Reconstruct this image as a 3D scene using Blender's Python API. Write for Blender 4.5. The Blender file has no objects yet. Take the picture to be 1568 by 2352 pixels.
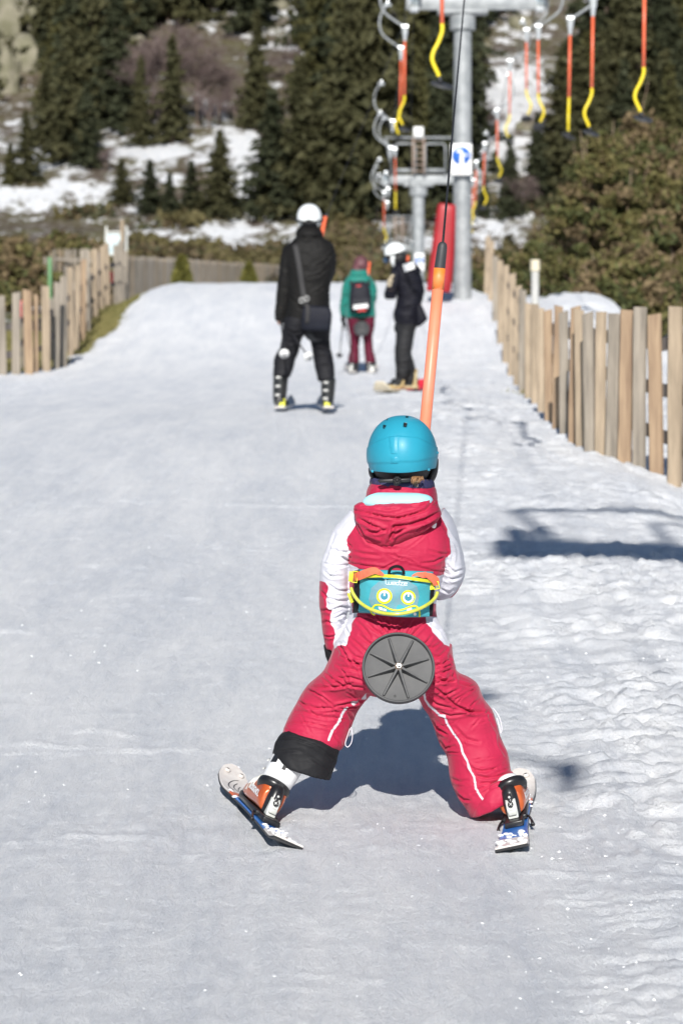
import bpy, bmesh, math, random
import numpy as np
from mathutils import Vector, Matrix
random.seed(7); RNG = np.random.default_rng(11)
R = math.radians
SC = bpy.context.scene
COL = SC.collection
# ------------------------------------------------------------------ camera model
F = 7006.0; CX = 784.0; CY = 1176.0; HC = 1.8
PA = math.atan(235.0 / F); CA, SA = math.cos(PA), math.sin(PA)
def P(px, py, Y):
    xv = (px - CX) / F; yv = -(py - CY) / F
    dy = CA + yv * SA; dz = -SA + yv * CA
    k = Y / dy
    return Vector((xv * k, Y, HC + dz * k))
def proj(V):
    X = V[:, 0]; Y = V[:, 1]; Z = V[:, 2] - HC
    d = Y * CA - Z * SA; u = Y * SA + Z * CA
    return CX + F * X / d, CY - F * u / d
# ------------------------------------------------------------------ noise
def _h(i, j, k, s):
    n = (i * 374761393 + j * 668265263 + k * 2147483647 + s * 974634777) & 0xFFFFFFFF
    n = ((n ^ (n >> 13)) * 1274126177) & 0xFFFFFFFF
    n = (n ^ (n >> 16)) & 0xFFFFFFFF
    return n / 4294967295.0
def vn(x, y, z=0.0, s=0):
    x = np.asarray(x, float); y = np.asarray(y, float) + 0 * x; z = np.asarray(z, float) + 0 * x
    xi = np.floor(x).astype(np.int64); yi = np.floor(y).astype(np.int64); zi = np.floor(z).astype(np.int64)
    fx = x - xi; fy = y - yi; fz = z - zi
    fx = fx * fx * (3 - 2 * fx); fy = fy * fy * (3 - 2 * fy); fz = fz * fz * (3 - 2 * fz)
    r = 0
    for a in (0, 1):
        for b in (0, 1):
            for c in (0, 1):
                w = (fx if a else 1 - fx) * (fy if b else 1 - fy) * (fz if c else 1 - fz)
                r = r + w * _h(xi + a, yi + b, zi + c, s)
    return r * 2 - 1
def fbm(x, y, z=0.0, o=4, s=0):
    r = 0; a = .5
    for i in range(o):
        r = r + a * vn(np.asarray(x) * 2 ** i, np.asarray(y) * 2 ** i, np.asarray(z) * 2 ** i, s + i * 17); a *= .5
    return r
def sst(a, b, x):
    t = np.clip((np.asarray(x, float) - a) / (b - a), 0, 1); return t * t * (3 - 2 * t)
# ------------------------------------------------------------------ terrain
_ky = [-60, 0, 9, 15, 20, 23, 27.5, 35, 43, 47, 51, 55, 60, 65, 70, 80, 93, 110, 150, 170, 185, 200, 300, 700]
_kz = [-4, -.03, .568, 1.08, 1.47, 1.65, 1.79, 1.98, 2.27, 2.6, 3.2, 3.85, 4.27, 4.5, 4.65, 4.75, 5.0, 5.5, 7.2, 8.6, 11.5, 16.5, 54, 205]
_gy = np.arange(-60, 700, .5); _gz = np.interp(_gy, _ky, _kz)
_k = np.ones(9) / 9; _gz = np.convolve(np.pad(_gz, 8, 'edge'), np.convolve(_k, _k), 'valid')
def terr(X, Y):
    X = np.asarray(X, float); Y = np.asarray(Y, float) + 0 * X
    z = np.interp(Y, _gy, _gz)
    z = z - .5 * sst(-3.3, -4.7, X) * sst(46, 54, Y) * (1 - sst(85, 110, Y))
    z = z - .3 * sst(2.2, 3.1, X) * sst(52, 62, Y) * (1 - sst(85, 110, Y))
    z = z - .22 * sst(1.6, 2.5, X) * sst(9, 15, Y) * (1 - sst(20.5, 24, Y))
    z = z - .75 * sst(4.3, 5.6, X) * sst(28, 40, Y) * (1 - sst(75, 95, Y))
    z = z + .80 * np.exp(-(np.abs(X - 3.75) / .95) ** 3 - ((Y - 48) / 4) ** 2)
    z = z + 5 * fbm(X / 45, Y / 45, 0, 3, 5) * sst(185, 240, Y)
    z = z + .9 * fbm(X / 8, Y / 8, 0, 3, 9) * sst(150, 200, Y)
    return z
def gz(X, Y): return float(terr(np.array([X]), np.array([Y]))[0])
def snowdisp(X, Y):
    wob = .35 * vn(X * .3, Y * .25, 0, 71)
    rough = .05 + .95 * sst(.15, 1.0, X + wob + .02 * (Y - 9)) * (1 - .35 * sst(20, 60, Y)) + .55 * sst(-3.0, -3.9, X)
    warp = .25 * fbm(X / .8, Y / .5, 0, 2, 91)
    n1 = fbm((X + warp) / .34, (Y + warp) / .15, 0, 5, 21); n2 = fbm(X / .10, Y / .06, 0, 3, 31)
    n3 = fbm(X / .9, Y / 8, 0, 3, 41); n4 = fbm(X / .14 + .5 * warp, Y / 3.2, 0, 4, 51); n6 = fbm(X / .035, Y / .16, 0, 3, 55)
    ridge = np.clip(1 - np.abs(n1) * 5, 0, 1) ** 1.5
    n5 = np.abs(fbm((X + warp * .6) / .26, (Y + warp * .4) / .085, 0, 4, 23))
    chop = np.clip(n5 * 2.2, 0, .55) ** 1.4
    patch = .25 + .75 * sst(-.3, .25, vn(X / .9, Y / .55, 0, 45))
    r = .022 * n3 + .0050 * n6 + rough * (.020 * n1 + .062 * chop * patch + .034 * n2 * (.3 + .7 * patch)) + .0105 * n4 + .0016 * n2
    # faint ski tracks running up the groomed middle
    u = X + .10 * np.sin(Y * .22) + .15 * fbm(X * .2, Y * .12, 0, 2, 61)
    tr = np.clip(vn(u / .075, Y / 9, 0, 62) - .35, 0, 1)
    r = r - .015 * tr * (1 - sst(.2, .7, rough))
    # thin scrape marks lying across the slope on the left
    sc = np.clip(1 - np.abs(fbm(X / 1.1, Y / .28, 0, 2, 66)) * 22, 0, 1) * sst(.15, .45, vn(X / .8, Y / .5, 0, 67))
    r = r + .010 * sc * (1 - sst(30, 50, Y))
    lump = np.clip(vn(X / .085, Y / .07, 0, 77) - .5, 0, 1) * .07 * (.22 + .78 * rough) * sst(.25, .6, vn(X / .8, Y / .8, 0, 78))
    return (r + lump) * (1 - sst(66, 80, Y)) * sst(2.0, 5, Y)
def ground_hit(px, py, y0=5, y1=600):
    Ys = np.concatenate([np.arange(y0, 80, .02), np.arange(80, y1, .1)])
    xv = (px - CX) / F; yv = -(py - CY) / F
    dy = CA + yv * SA; dz = -SA + yv * CA
    Z = HC + dz * Ys / dy; X = xv * Ys / dy
    G = terr(X, Ys)
    w = np.where(Z < G)[0]
    i = w[0] if len(w) else len(Ys) - 1
    return Vector((X[i], Ys[i], G[i]))
# ------------------------------------------------------------------ materials
MATS = {}
def mat(name, col, rough=.6, col2=None, nscale=5., nlo=.4, nhi=.6, bump=0., bscale=80., bdist=.002, metal=0., spec=.5,
        stretch=(1, 1, 1), coat=0., crease=0., attr=None, attrcol=None, sheen=0., trans=0., detail=6):
    if name in MATS: return MATS[name]
    m = bpy.data.materials.new(name); m.use_nodes = True; nt = m.node_tree; N = nt.nodes; L = nt.links
    b = N['Principled BSDF']; b.inputs['Roughness'].default_value = rough; b.inputs['Metallic'].default_value = metal
    b.inputs['Specular IOR Level'].default_value = spec; b.inputs['Coat Weight'].default_value = coat
    b.inputs['Sheen Weight'].default_value = sheen
    c = (*col, 1); b.inputs['Base Color'].default_value = c
    tc = N.new('ShaderNodeTexCoord'); mp = N.new('ShaderNodeMapping'); mp.inputs['Scale'].default_value = stretch
    L.new(tc.outputs['Object'], mp.inputs['Vector'])
    src = None
    if col2:
        n = N.new('ShaderNodeTexNoise'); n.inputs['Scale'].default_value = nscale; n.inputs['Detail'].default_value = detail
        n.inputs['Roughness'].default_value = .62
        L.new(mp.outputs[0], n.inputs['Vector'])
        mr = N.new('ShaderNodeMapRange'); mr.inputs['From Min'].default_value = nlo; mr.inputs['From Max'].default_value = nhi
        L.new(n.outputs['Fac'], mr.inputs['Value'])
        mx = N.new('ShaderNodeMix'); mx.data_type = 'RGBA'; mx.inputs['A'].default_value = c; mx.inputs['B'].default_value = (*col2, 1)
        L.new(mr.outputs[0], mx.inputs['Factor']); src = mx.outputs['Result']
    if attr:
        at = N.new('ShaderNodeAttribute'); at.attribute_name = attr
        mr2 = N.new('ShaderNodeMapRange'); mr2.inputs['From Min'].default_value = -.6; mr2.inputs['From Max'].default_value = .6
        L.new(at.outputs['Fac'], mr2.inputs['Value'])
        mx2 = N.new('ShaderNodeMix'); mx2.data_type = 'RGBA'
        if src: L.new(src, mx2.inputs['A'])
        else: mx2.inputs['A'].default_value = c
        mx2.inputs['B'].default_value = (*attrcol, 1)
        L.new(mr2.outputs[0], mx2.inputs['Factor']); src = mx2.outputs['Result']
    if src: L.new(src, b.inputs['Base Color'])
    if bump:
        n2 = N.new('ShaderNodeTexNoise'); n2.inputs['Scale'].default_value = bscale; n2.inputs['Detail'].default_value = 5
        L.new(mp.outputs[0], n2.inputs['Vector'])
        bp = N.new('ShaderNodeBump'); bp.inputs['Strength'].default_value = bump; bp.inputs['Distance'].default_value = bdist
        L.new(n2.outputs['Fac'], bp.inputs['Height']); L.new(bp.outputs[0], b.inputs['Normal'])
        if crease:
            n3 = N.new('ShaderNodeTexNoise'); n3.inputs['Scale'].default_value = 9; n3.inputs['Detail'].default_value = 3; n3.inputs['Distortion'].default_value = 1.1
            mp3 = N.new('ShaderNodeMapping'); mp3.inputs['Scale'].default_value = (1, 1, 2.0); L.new(tc.outputs['Object'], mp3.inputs[0]); L.new(mp3.outputs[0], n3.inputs['Vector'])
            sb = N.new('ShaderNodeMath'); sb.operation = 'SUBTRACT'; sb.inputs[1].default_value = .5; L.new(n3.outputs['Fac'], sb.inputs[0])
            ab = N.new('ShaderNodeMath'); ab.operation = 'ABSOLUTE'; L.new(sb.outputs[0], ab.inputs[0])
            pw = N.new('ShaderNodeMath'); pw.operation = 'POWER'; pw.inputs[1].default_value = .6; L.new(ab.outputs[0], pw.inputs[0])
            b3 = N.new('ShaderNodeBump'); b3.inputs['Strength'].default_value = crease; b3.inputs['Distance'].default_value = .02
            L.new(pw.outputs[0], b3.inputs['Height']); L.new(b3.outputs[0], bp.inputs['Normal'])
    MATS[name] = m; return m
# ------------------------------------------------------------------ geometry collector
class G:
    def __init__(s): s.v = []; s.f = []; s.m = []; s.n = 0
    def add(s, vs, fs, mi=0):
        o = s.n; s.v.extend([tuple(p) for p in vs]); s.f.extend([tuple(i + o for i in f) for f in fs]); s.m.extend([mi] * len(fs)); s.n += len(vs)
        return s
    def ring_loft(s, rings, mi=0, cap=True):
        n = len(rings[0]); vs = [p for r in rings for p in r]; fs = []
        for i in range(len(rings) - 1):
            for j in range(n):
                a = i * n + j; b = i * n + (j + 1) % n
                fs.append((a, b, b + n, a + n))
        if cap: fs.append(tuple(range(n - 1, -1, -1))); fs.append(tuple((len(rings) - 1) * n + j for j in range(n)))
        return s.add(vs, fs, mi)
    def tube(s, pts, r, n=10, mi=0, sub=0, flat=1.0):
        pts = [Vector(p) for p in pts]; rs = list(r) if hasattr(r, '__len__') else [r] * len(pts)
        if sub: pts, rs = crom(pts, rs, sub)
        rings = []; up = None
        for i, p in enumerate(pts):
            t = (pts[min(i + 1, len(pts) - 1)] - pts[max(i - 1, 0)]).normalized()
            if up is None:
                up = Vector((0, 0, 1)) if abs(t.z) < .9 else Vector((0, 1, 0))
            a = t.cross(up)
            if a.length < 1e-5: a = t.cross(Vector((1, 0, 0)))
            a.normalize(); b = a.cross(t); up = b
            rings.append([p + (a * math.cos(q) + b * flat * math.sin(q)) * rs[i] for q in [2 * math.pi * k / n for k in range(n)]])
        return s.ring_loft(rings, mi)
    def box(s, c, sz, rot=None, mi=0):
        c = Vector(c); M = rot or Matrix.Identity(3)
        vs = [c + M @ Vector((x * sz[0] / 2, y * sz[1] / 2, z * sz[2] / 2)) for x in (-1, 1) for y in (-1, 1) for z in (-1, 1)]
        return s.add(vs, [(0, 1, 3, 2), (4, 6, 7, 5), (0, 4, 5, 1), (2, 3, 7, 6), (0, 2, 6, 4), (1, 5, 7, 3)], mi)
    def ell(s, c, r, n=16, m=10, rot=None, mi=0):
        c = Vector(c); M = rot or Matrix.Identity(3); rings = []
        for i in range(m + 1):
            th = math.pi * (.02 + .96 * i / m)
            rings.append([c + M @ Vector((r[0] * math.sin(th) * math.cos(2 * math.pi * k / n), r[1] * math.sin(th) * math.sin(2 * math.pi * k / n), r[2] * math.cos(th))) for k in range(n)])
        return s.ring_loft(rings, mi)
    def disc(s, c, nrm, r, th, n=32, mi=0, ry=None):
        c = Vector(c); nrm = Vector(nrm).normalized(); a = nrm.orthogonal().normalized(); b = nrm.cross(a)
        rings = [[c + nrm * h + (a * math.cos(q) + b * math.sin(q)) * r for q in [2 * math.pi * k / n for k in range(n)]] for h in (-th / 2, th / 2)]
        return s.ring_loft(rings, mi)
    def prism(s, pts, off, mi=0):
        n = len(pts); off = Vector(off); a = [Vector(p) for p in pts]; b = [p + off for p in a]
        fs = [tuple(range(n)), tuple(range(2 * n - 1, n - 1, -1))] + [(i, i + n, (i + 1) % n + n, (i + 1) % n) for i in range(n)]
        return s.add(a + b, fs, mi)
    def pxloft(s, Y0, st, sub=3, n=22, pw=2.3, mi=0):
        A = np.array(st, float)
        if sub > 1 and len(A) > 2:
            out = []
            for i in range(len(A) - 1):
                p0, p1, p2, p3 = A[max(i - 1, 0)], A[i], A[i + 1], A[min(i + 2, len(A) - 1)]
                for k in range(sub):
                    t = k / sub
                    out.append(.5 * ((2 * p1) + (-p0 + p2) * t + (2 * p0 - 5 * p1 + 4 * p2 - p3) * t * t + (-p0 + 3 * p1 - 3 * p2 + p3) * t ** 3))
            out.append(A[-1]); A = np.array(out)
        rings = []
        for xl, yl, xr, yr, dy, rd in A:
            a = P(xl, yl, Y0 + dy); b = P(xr, yr, Y0 + dy); c = (a + b) / 2; u = (b - a) / 2
            ring = []
            for k in range(n):
                q = 2 * math.pi * k / n; cq, sq = math.cos(q), math.sin(q)
                x = math.copysign(abs(cq) ** (2 / pw), cq); y = math.copysign(abs(sq) ** (2 / pw), sq)
                ring.append(c + u * x + Vector((0, max(rd, .002) * y, 0)))
            rings.append(ring)
        return s.ring_loft(rings, mi)
    def build(s, name, mats, parent=None, smooth=True, bevel=0, remesh=0, smoothit=0, origin=None, auto=None):
        me = bpy.data.meshes.new(name); me.from_pydata(s.v, [], s.f)
        if not isinstance(mats, (list, tuple)): mats = [mats]
        for m in mats: me.materials.append(m)
        if len(mats) > 1 and not remesh:
            me.polygons.foreach_set('material_index', s.m)
        bm = bmesh.new(); bm.from_mesh(me); bmesh.ops.recalc_face_normals(bm, faces=bm.faces); bm.to_mesh(me); bm.free()
        if remesh: me = remesh_me(me, remesh, smoothit, mats)
        me.polygons.foreach_set('use_smooth', [smooth] * len(me.polygons))
        return link(name, me, parent, bevel=bevel, origin=origin, sharp=auto)
def remesh_me(me, vox, it, mats):
    o = bpy.data.objects.new('tmp', me); COL.objects.link(o)
    md = o.modifiers.new('r', 'REMESH'); md.mode = 'VOXEL'; md.voxel_size = vox; md.adaptivity = 0
    if it:
        sm = o.modifiers.new('s', 'SMOOTH'); sm.iterations = it; sm.factor = .5
    bpy.context.view_layer.update()
    dg = bpy.context.evaluated_depsgraph_get()
    nm = bpy.data.meshes.new_from_object(o.evaluated_get(dg))
    bpy.data.objects.remove(o)
    nm.materials.clear()
    for m in mats: nm.materials.append(m)
    return nm
def crom(pts, rs, sub):
    op = []; orr = []
    for i in range(len(pts) - 1):
        p0, p1, p2, p3 = pts[max(i - 1, 0)], pts[i], pts[i + 1], pts[min(i + 2, len(pts) - 1)]
        for k in range(sub):
            t = k / sub
            op.append(.5 * ((2 * p1) + (-p0 + p2) * t + (2 * p0 - 5 * p1 + 4 * p2 - p3) * t * t + (-p0 + 3 * p1 - 3 * p2 + p3) * t ** 3))
            orr.append(rs[i] + (rs[i + 1] - rs[i]) * t)
    op.append(pts[-1]); orr.append(rs[-1]); return op, orr
def rootloc(o):
    while o.parent: o = o.parent
    return o.location.copy()
def link(name, me, parent=None, bevel=0, origin=None, sharp=None):
    o = bpy.data.objects.new(name, me); COL.objects.link(o)
    if parent is not None:
        off = rootloc(parent); me.transform(Matrix.Translation(-off)); 
        o.parent = parent
    elif origin is not None:
        me.transform(Matrix.Translation(-Vector(origin))); o.location = origin
    if parent is not None and parent.parent is None and parent.type == 'MESH' and parent.location.length > 0: pass
    if bevel:
        b = o.modifiers.new('bevel', 'BEVEL'); b.width = bevel; b.segments = 2; b.limit_method = 'ANGLE'; b.angle_limit = R(40)
    if sharp:
        bm = bmesh.new(); bm.from_mesh(me)
        for e in bm.edges:
            if len(e.link_faces) == 2 and e.calc_face_angle(0) > R(sharp): e.smooth = False
        bm.to_mesh(me); bm.free()
    return o
def tag(o, label=None, cat=None, group=None, kind=None):
    if label: o['label'] = label
    if cat: o['category'] = cat
    if group: o['group'] = group
    if kind: o['kind'] = kind
    return o
def empty(name, loc, label=None, cat=None, group=None):
    o = bpy.data.objects.new(name, None); COL.objects.link(o); o.location = loc; o.empty_display_size = .1
    return tag(o, label, cat, group)
def copy_tree(o, parent=None):
    c = o.copy(); COL.objects.link(c); c.parent = parent
    for ch in list(o.children): copy_tree(ch, c)
    return c
def fastmesh(name, V, Fc, mats, mi=None, smooth=False):
    me = bpy.data.meshes.new(name); V = np.asarray(V, np.float32); Fc = np.asarray(Fc, np.int32); k = Fc.shape[1]
    me.vertices.add(len(V)); me.vertices.foreach_set('co', V.ravel())
    me.loops.add(Fc.size); me.loops.foreach_set('vertex_index', Fc.ravel())
    me.polygons.add(len(Fc)); me.polygons.foreach_set('loop_start', np.arange(len(Fc), dtype=np.int32) * k)
    if mi is not None: me.polygons.foreach_set('material_index', np.asarray(mi, np.int32))
    me.polygons.foreach_set('use_smooth', np.full(len(Fc), smooth))
    for m in mats: me.materials.append(m)
    me.update(calc_edges=True); me.validate(); return me
def verts(me):
    a = np.empty(len(me.vertices) * 3, np.float32); me.vertices.foreach_get('co', a); return a.reshape(-1, 3).astype(float)
def normals(me):
    a = np.empty(len(me.vertices) * 3, np.float32); me.vertices.foreach_get('normal', a); return a.reshape(-1, 3).astype(float)
def setverts(me, V): me.vertices.foreach_set('co', V.astype(np.float32).ravel()); me.update()
def setattr_(me, name, val):
    a = me.attributes.new(name, 'FLOAT', 'POINT'); a.data.foreach_set('value', np.asarray(val, np.float32))
def segdist(px, py, poly, closed=False):
    d = np.full(px.shape, 1e9); sgn = np.zeros(px.shape); tt = np.zeros(px.shape); n = len(poly)
    for i in range(n if closed else n - 1):
        ax, ay = poly[i]; bx, by = poly[(i + 1) % n]
        ex, ey = bx - ax, by - ay; L2 = ex * ex + ey * ey + 1e-9
        t = np.clip(((px - ax) * ex + (py - ay) * ey) / L2, 0, 1)
        dx = px - ax - t * ex; dy = py - ay - t * ey; dd = np.hypot(dx, dy); m = dd < d
        sd = (ex * (py - ay) - ey * (px - ax)) / math.sqrt(L2)
        sgn = np.where(m, sd, sgn); tt = np.where(m, (i + t) / max(n - 1, 1), tt); d = np.where(m, dd, d)
    return d, sgn, tt
def inpoly(px, py, poly):
    r = np.zeros(px.shape, bool); n = len(poly)
    for i in range(n):
        x1, y1 = poly[i]; x2, y2 = poly[(i + 1) % n]
        c = ((y1 > py) != (y2 > py)) & (px < (x2 - x1) * (py - y1) / (y2 - y1 + 1e-12) + x1); r ^= c
    return r
def polysd(px, py, polys):
    r = np.full(px.shape, -1e3)
    for p in polys:
        d, _, _ = segdist(px, py, p, True); r = np.maximum(r, np.where(inpoly(px, py, p), d, -d))
    return r
def folds(me, strokes, off=Vector((0, 0, 0)), mm=1.0, back=True):
    """soft cloth creases: each stroke is (polyline px, width px, depth mm)"""
    V = verts(me); N = normals(me); W = V + np.array(off); px, py = proj(W)
    disp = np.zeros(len(V)); face = np.clip(-N[:, 1] * 2.2, 0, 1) if back else 1.0
    for pl, w, dep in strokes:
        xs = [q[0] for q in pl]; ys = [q[1] for q in pl]
        m = (px > min(xs) - 4 * w) & (px < max(xs) + 4 * w) & (py > min(ys) - 4 * w) & (py < max(ys) + 4 * w)
        if not m.any(): continue
        d, sg, tt = segdist(px[m], py[m], pl)
        s = np.where(sg >= 0, d, -d); end = np.sin(np.clip(tt * .92 + .04, 0, 1) * math.pi) ** .5
        end = np.where(np.abs(d) < 3.5 * w, end, 0)
        prof = -np.exp(-(s / w) ** 2) * 1.0 + .75 * np.exp(-((np.abs(s) - 1.7 * w) / (1.1 * w)) ** 2)
        disp[m] += dep * .001 * prof * end
    disp = disp * face * mm
    V = V + N * disp[:, None]; setverts(me, V)
def noise_disp(me, amp, sc, stretch=(1, 1, 1), seed=0, o=3):
    V = verts(me); N = normals(me)
    n = fbm(V[:, 0] / sc * stretch[0] + 50, V[:, 1] / sc * stretch[1] + 50, V[:, 2] / sc * stretch[2] + 50, o, seed)
    n = 1 - 2 * np.abs(n) * 2 ** .5
    setverts(me, V + N * (n * amp)[:, None])
def textmesh(txt, name='lettering', bold=.02, shear=0):
    cu = bpy.data.curves.new('t', 'FONT'); cu.body = txt; cu.size = 1; cu.offset = bold; cu.shear = shear; cu.resolution_u = 3
    o = bpy.data.objects.new('t', cu); COL.objects.link(o); bpy.context.view_layer.update()
    me = bpy.data.meshes.new_from_object(o.evaluated_get(bpy.context.evaluated_depsgraph_get())); bpy.data.objects.remove(o)
    V = verts(me); lo = V.min(0); hi = V.max(0); V[:, 0] = (V[:, 0] - lo[0]) / (hi[0] - lo[0]); V[:, 1] = (V[:, 1] - lo[1]) / (hi[1] - lo[1]); V[:, 2] = 0
    return V, [tuple(p.vertices) for p in me.polygons]
# crop -> D coordinate helpers
def c1(x, y): return (660.3 + x / 3.034, 918.6 + y / 3.034)
def c2(x, y): return (488 + x * .2929, 1550.2 + y * .2929)
def c3(x, y): return (889.9 + x * .2563, 1492.8 + y * .2563)
def c6(x, y): return (746.4 + x * .2197, 1263.1 + y * .2197)
def ca(x, y): return (602.9 + x * .2563, 447.8 + y * .2563)
def c4(x, y): return (832.5 + x * .469, y * .469)
def M(f, *pts): return [f(*p) for p in pts]
# ================================================================== light, camera, world
cam = bpy.data.cameras.new('camera'); co = bpy.data.objects.new('camera', cam); COL.objects.link(co)
co.location = (0, 0, HC); co.rotation_euler = (R(90) - PA, 0, 0)
cam.sensor_fit = 'VERTICAL'; cam.sensor_height = 23.5; cam.sensor_width = 23.5; cam.lens = 70; cam.clip_end = 2000; cam.clip_start = .1
cam.dof.use_dof = True; cam.dof.focus_distance = 8.95; cam.dof.aperture_fstop = 3.8; cam.dof.aperture_blades = 7
SC.camera = co
SUN_EL = R(30); SUN_DX = .035            # the light travels to +Y (away from the camera), a touch to the right
w = bpy.data.worlds.new('World'); SC.world = w; w.use_nodes = True; wn = w.node_tree.nodes; wl = w.node_tree.links
sky = wn.new('ShaderNodeTexSky'); sky.sky_type = 'NISHITA'; sky.sun_disc = False; sky.sun_elevation = SUN_EL; sky.sun_rotation = math.pi + math.atan(SUN_DX)
sky.altitude = 1800; sky.air_density = 1.0; sky.dust_density = .2
wl.new(sky.outputs[0], wn['Background'].inputs[0]); wn['Background'].inputs[1].default_value = .05
sl = bpy.data.lights.new('sun', 'SUN'); sl.energy = 3.7; sl.angle = R(.55); sl.color = (1, .965, .91)
so = bpy.data.objects.new('sun', sl); COL.objects.link(so)
d = Vector((SUN_DX, 1, -math.tan(SUN_EL))); so.rotation_euler = d.to_track_quat('-Z', 'Y').to_euler(); so.location = (0, -20, 20)
SC.view_settings.view_transform = 'Standard'; SC.view_settings.look = 'None'; SC.view_settings.exposure = .66; SC.view_settings.gamma = 1
# ================================================================== ground
def snow_mat(name, hill=False):
    m = bpy.data.materials.new(name); m.use_nodes = True; nt = m.node_tree; N = nt.nodes; L = nt.links; b = N['Principled BSDF']
    tc = N.new('ShaderNodeTexCoord')
    def noise(sc, st, det=6, rough=.6):
        mp = N.new('ShaderNodeMapping'); mp.inputs['Scale'].default_value = st; L.new(tc.outputs['Object'], mp.inputs[0])
        n = N.new('ShaderNodeTexNoise'); n.inputs['Scale'].default_value = sc; n.inputs['Detail'].default_value = det; n.inputs['Roughness'].default_value = rough
        L.new(mp.outputs[0], n.inputs['Vector']); return n.outputs['Fac']
    def mix(f, a, bb):
        mx = N.new('ShaderNodeMix'); mx.data_type = 'RGBA'; L.new(f, mx.inputs['Factor'])
        for k, v in (('A', a), ('B', bb)):
            if isinstance(v, tuple): mx.inputs[k].default_value = (*v, 1)
            else: L.new(v, mx.inputs[k])
        return mx.outputs['Result']
    def rng(f, a, bb, lo=0., hi=1.):
        r = N.new('ShaderNodeMapRange'); r.inputs['From Min'].default_value = a; r.inputs['From Max'].default_value = bb
        r.inputs['To Min'].default_value = lo; r.inputs['To Max'].default_value = hi; L.new(f, r.inputs['Value']); return r.outputs[0]
    at = N.new('ShaderNodeAttribute'); at.attribute_name = 'cover'
    sn = mix(rng(noise(3.2, (1, .10, 1), 10, .80), .38, .62), (.72, .745, .79), (.92, .925, .935))
    sn = mix(rng(noise(20, (1, .3, 1), 6, .75), .45, .72, 0, .5), sn, (.96, .96, .96))
    if hill:
        gr = mix(rng(noise(.35, (1, 1, 1)), .4, .6), (.10, .075, .055), (.13, .12, .055))
        gr = mix(rng(noise(2.3, (1, 1, 1)), .5, .65), gr, (.27, .24, .22))
        sx = (1, 1, 1); amp = .9
        nn = rng(noise(.55, (1, .8, .8), 9, .78), .3, .7, -.95, .95)
    else:
        gr = mix(rng(noise(3, (1, 1, 1)), .4, .6), (.11, .095, .03), (.16, .15, .05))
        gr = mix(rng(noise(40, (1, 1, 1)), .45, .6), gr, (.065, .07, .02))
        nn = rng(noise(4, (1, 1, 1), 8, .7), .25, .75, -.35, .35)
    ad = N.new('ShaderNodeMath'); ad.operation = 'ADD'; L.new(at.outputs['Fac'], ad.inputs[0]); L.new(nn, ad.inputs[1])
    cov = rng(ad.outputs[0], .46, .54)
    L.new(mix(cov, gr, sn), b.inputs['Base Color'])
    b.inputs['Roughness'].default_value = .55; b.inputs['Specular IOR Level'].default_value = .35
    bp = N.new('ShaderNodeBump'); bp.inputs['Strength'].default_value = .8; bp.inputs['Distance'].default_value = .020 if not hill else .3
    h1 = noise(16 if not hill else 1.2, (1, .22, 1), 9, .78); L.new(h1, bp.inputs['Height'])
    bp2 = N.new('ShaderNodeBump'); bp2.inputs['Strength'].default_value = .9; bp2.inputs['Distance'].default_value = .010 if not hill else .1
    L.new(noise(95 if not hill else 6, (1, .4, 1), 5, .8), bp2.inputs['Height']); L.new(bp.outputs[0], bp2.inputs['Normal']); L.new(bp2.outputs[0], b.inputs['Normal'])
    if not hill:
        vo = N.new('ShaderNodeTexVoronoi'); vo.inputs['Scale'].default_value = 420; L.new(tc.outputs['Object'], vo.inputs['Vector'])
        sp = N.new('ShaderNodeMath'); sp.operation = 'GREATER_THAN'; sp.inputs[1].default_value = .985
        sep = N.new('ShaderNodeSeparateColor'); L.new(vo.outputs['Color'], sep.inputs[0]); L.new(sep.outputs[0], sp.inputs[0])
        L.new(rng(sp.outputs[0], 0, 1, .55, .16), b.inputs['Roughness'])
    return m
def grid(name, ts, Ys, m, disp, cover):
    T, YY = np.meshgrid(ts, Ys); X = T * np.maximum(YY, 9.0) if name != 'hill' else T * YY
    Z = terr(X, YY) + (disp(X, YY) if disp else 0)
    cv = cover(X, YY)
    if disp: Z = Z - .07 * (1 - sst(.3, .7, cv))
    V = np.stack([X, YY, Z], -1).reshape(-1, 3); nr, nc = X.shape
    i = np.arange(nr - 1)[:, None] * nc + np.arange(nc - 1)[None, :]
    Fc = np.stack([i, i + 1, i + nc + 1, i + nc], -1).reshape(-1, 4)
    me = fastmesh(name, V, Fc, [m], smooth=True); setattr_(me, 'cover', cv.ravel()); o = bpy.data.objects.new(name, me); COL.objects.link(o); o['kind'] = 'structure'; return o
ts = np.concatenate([np.linspace(-4, -.6, 25), np.linspace(-.56, -.16, 60), np.linspace(-.155, .155, 560), np.linspace(.16, .56, 60), np.linspace(.6, 4, 25)])
Ys = np.concatenate([np.linspace(-55, 0, 40), np.linspace(.3, 5.6, 40), 5.7 * np.exp(np.arange(0, 1040) * .0025), np.linspace(76, 175, 130)])
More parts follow.
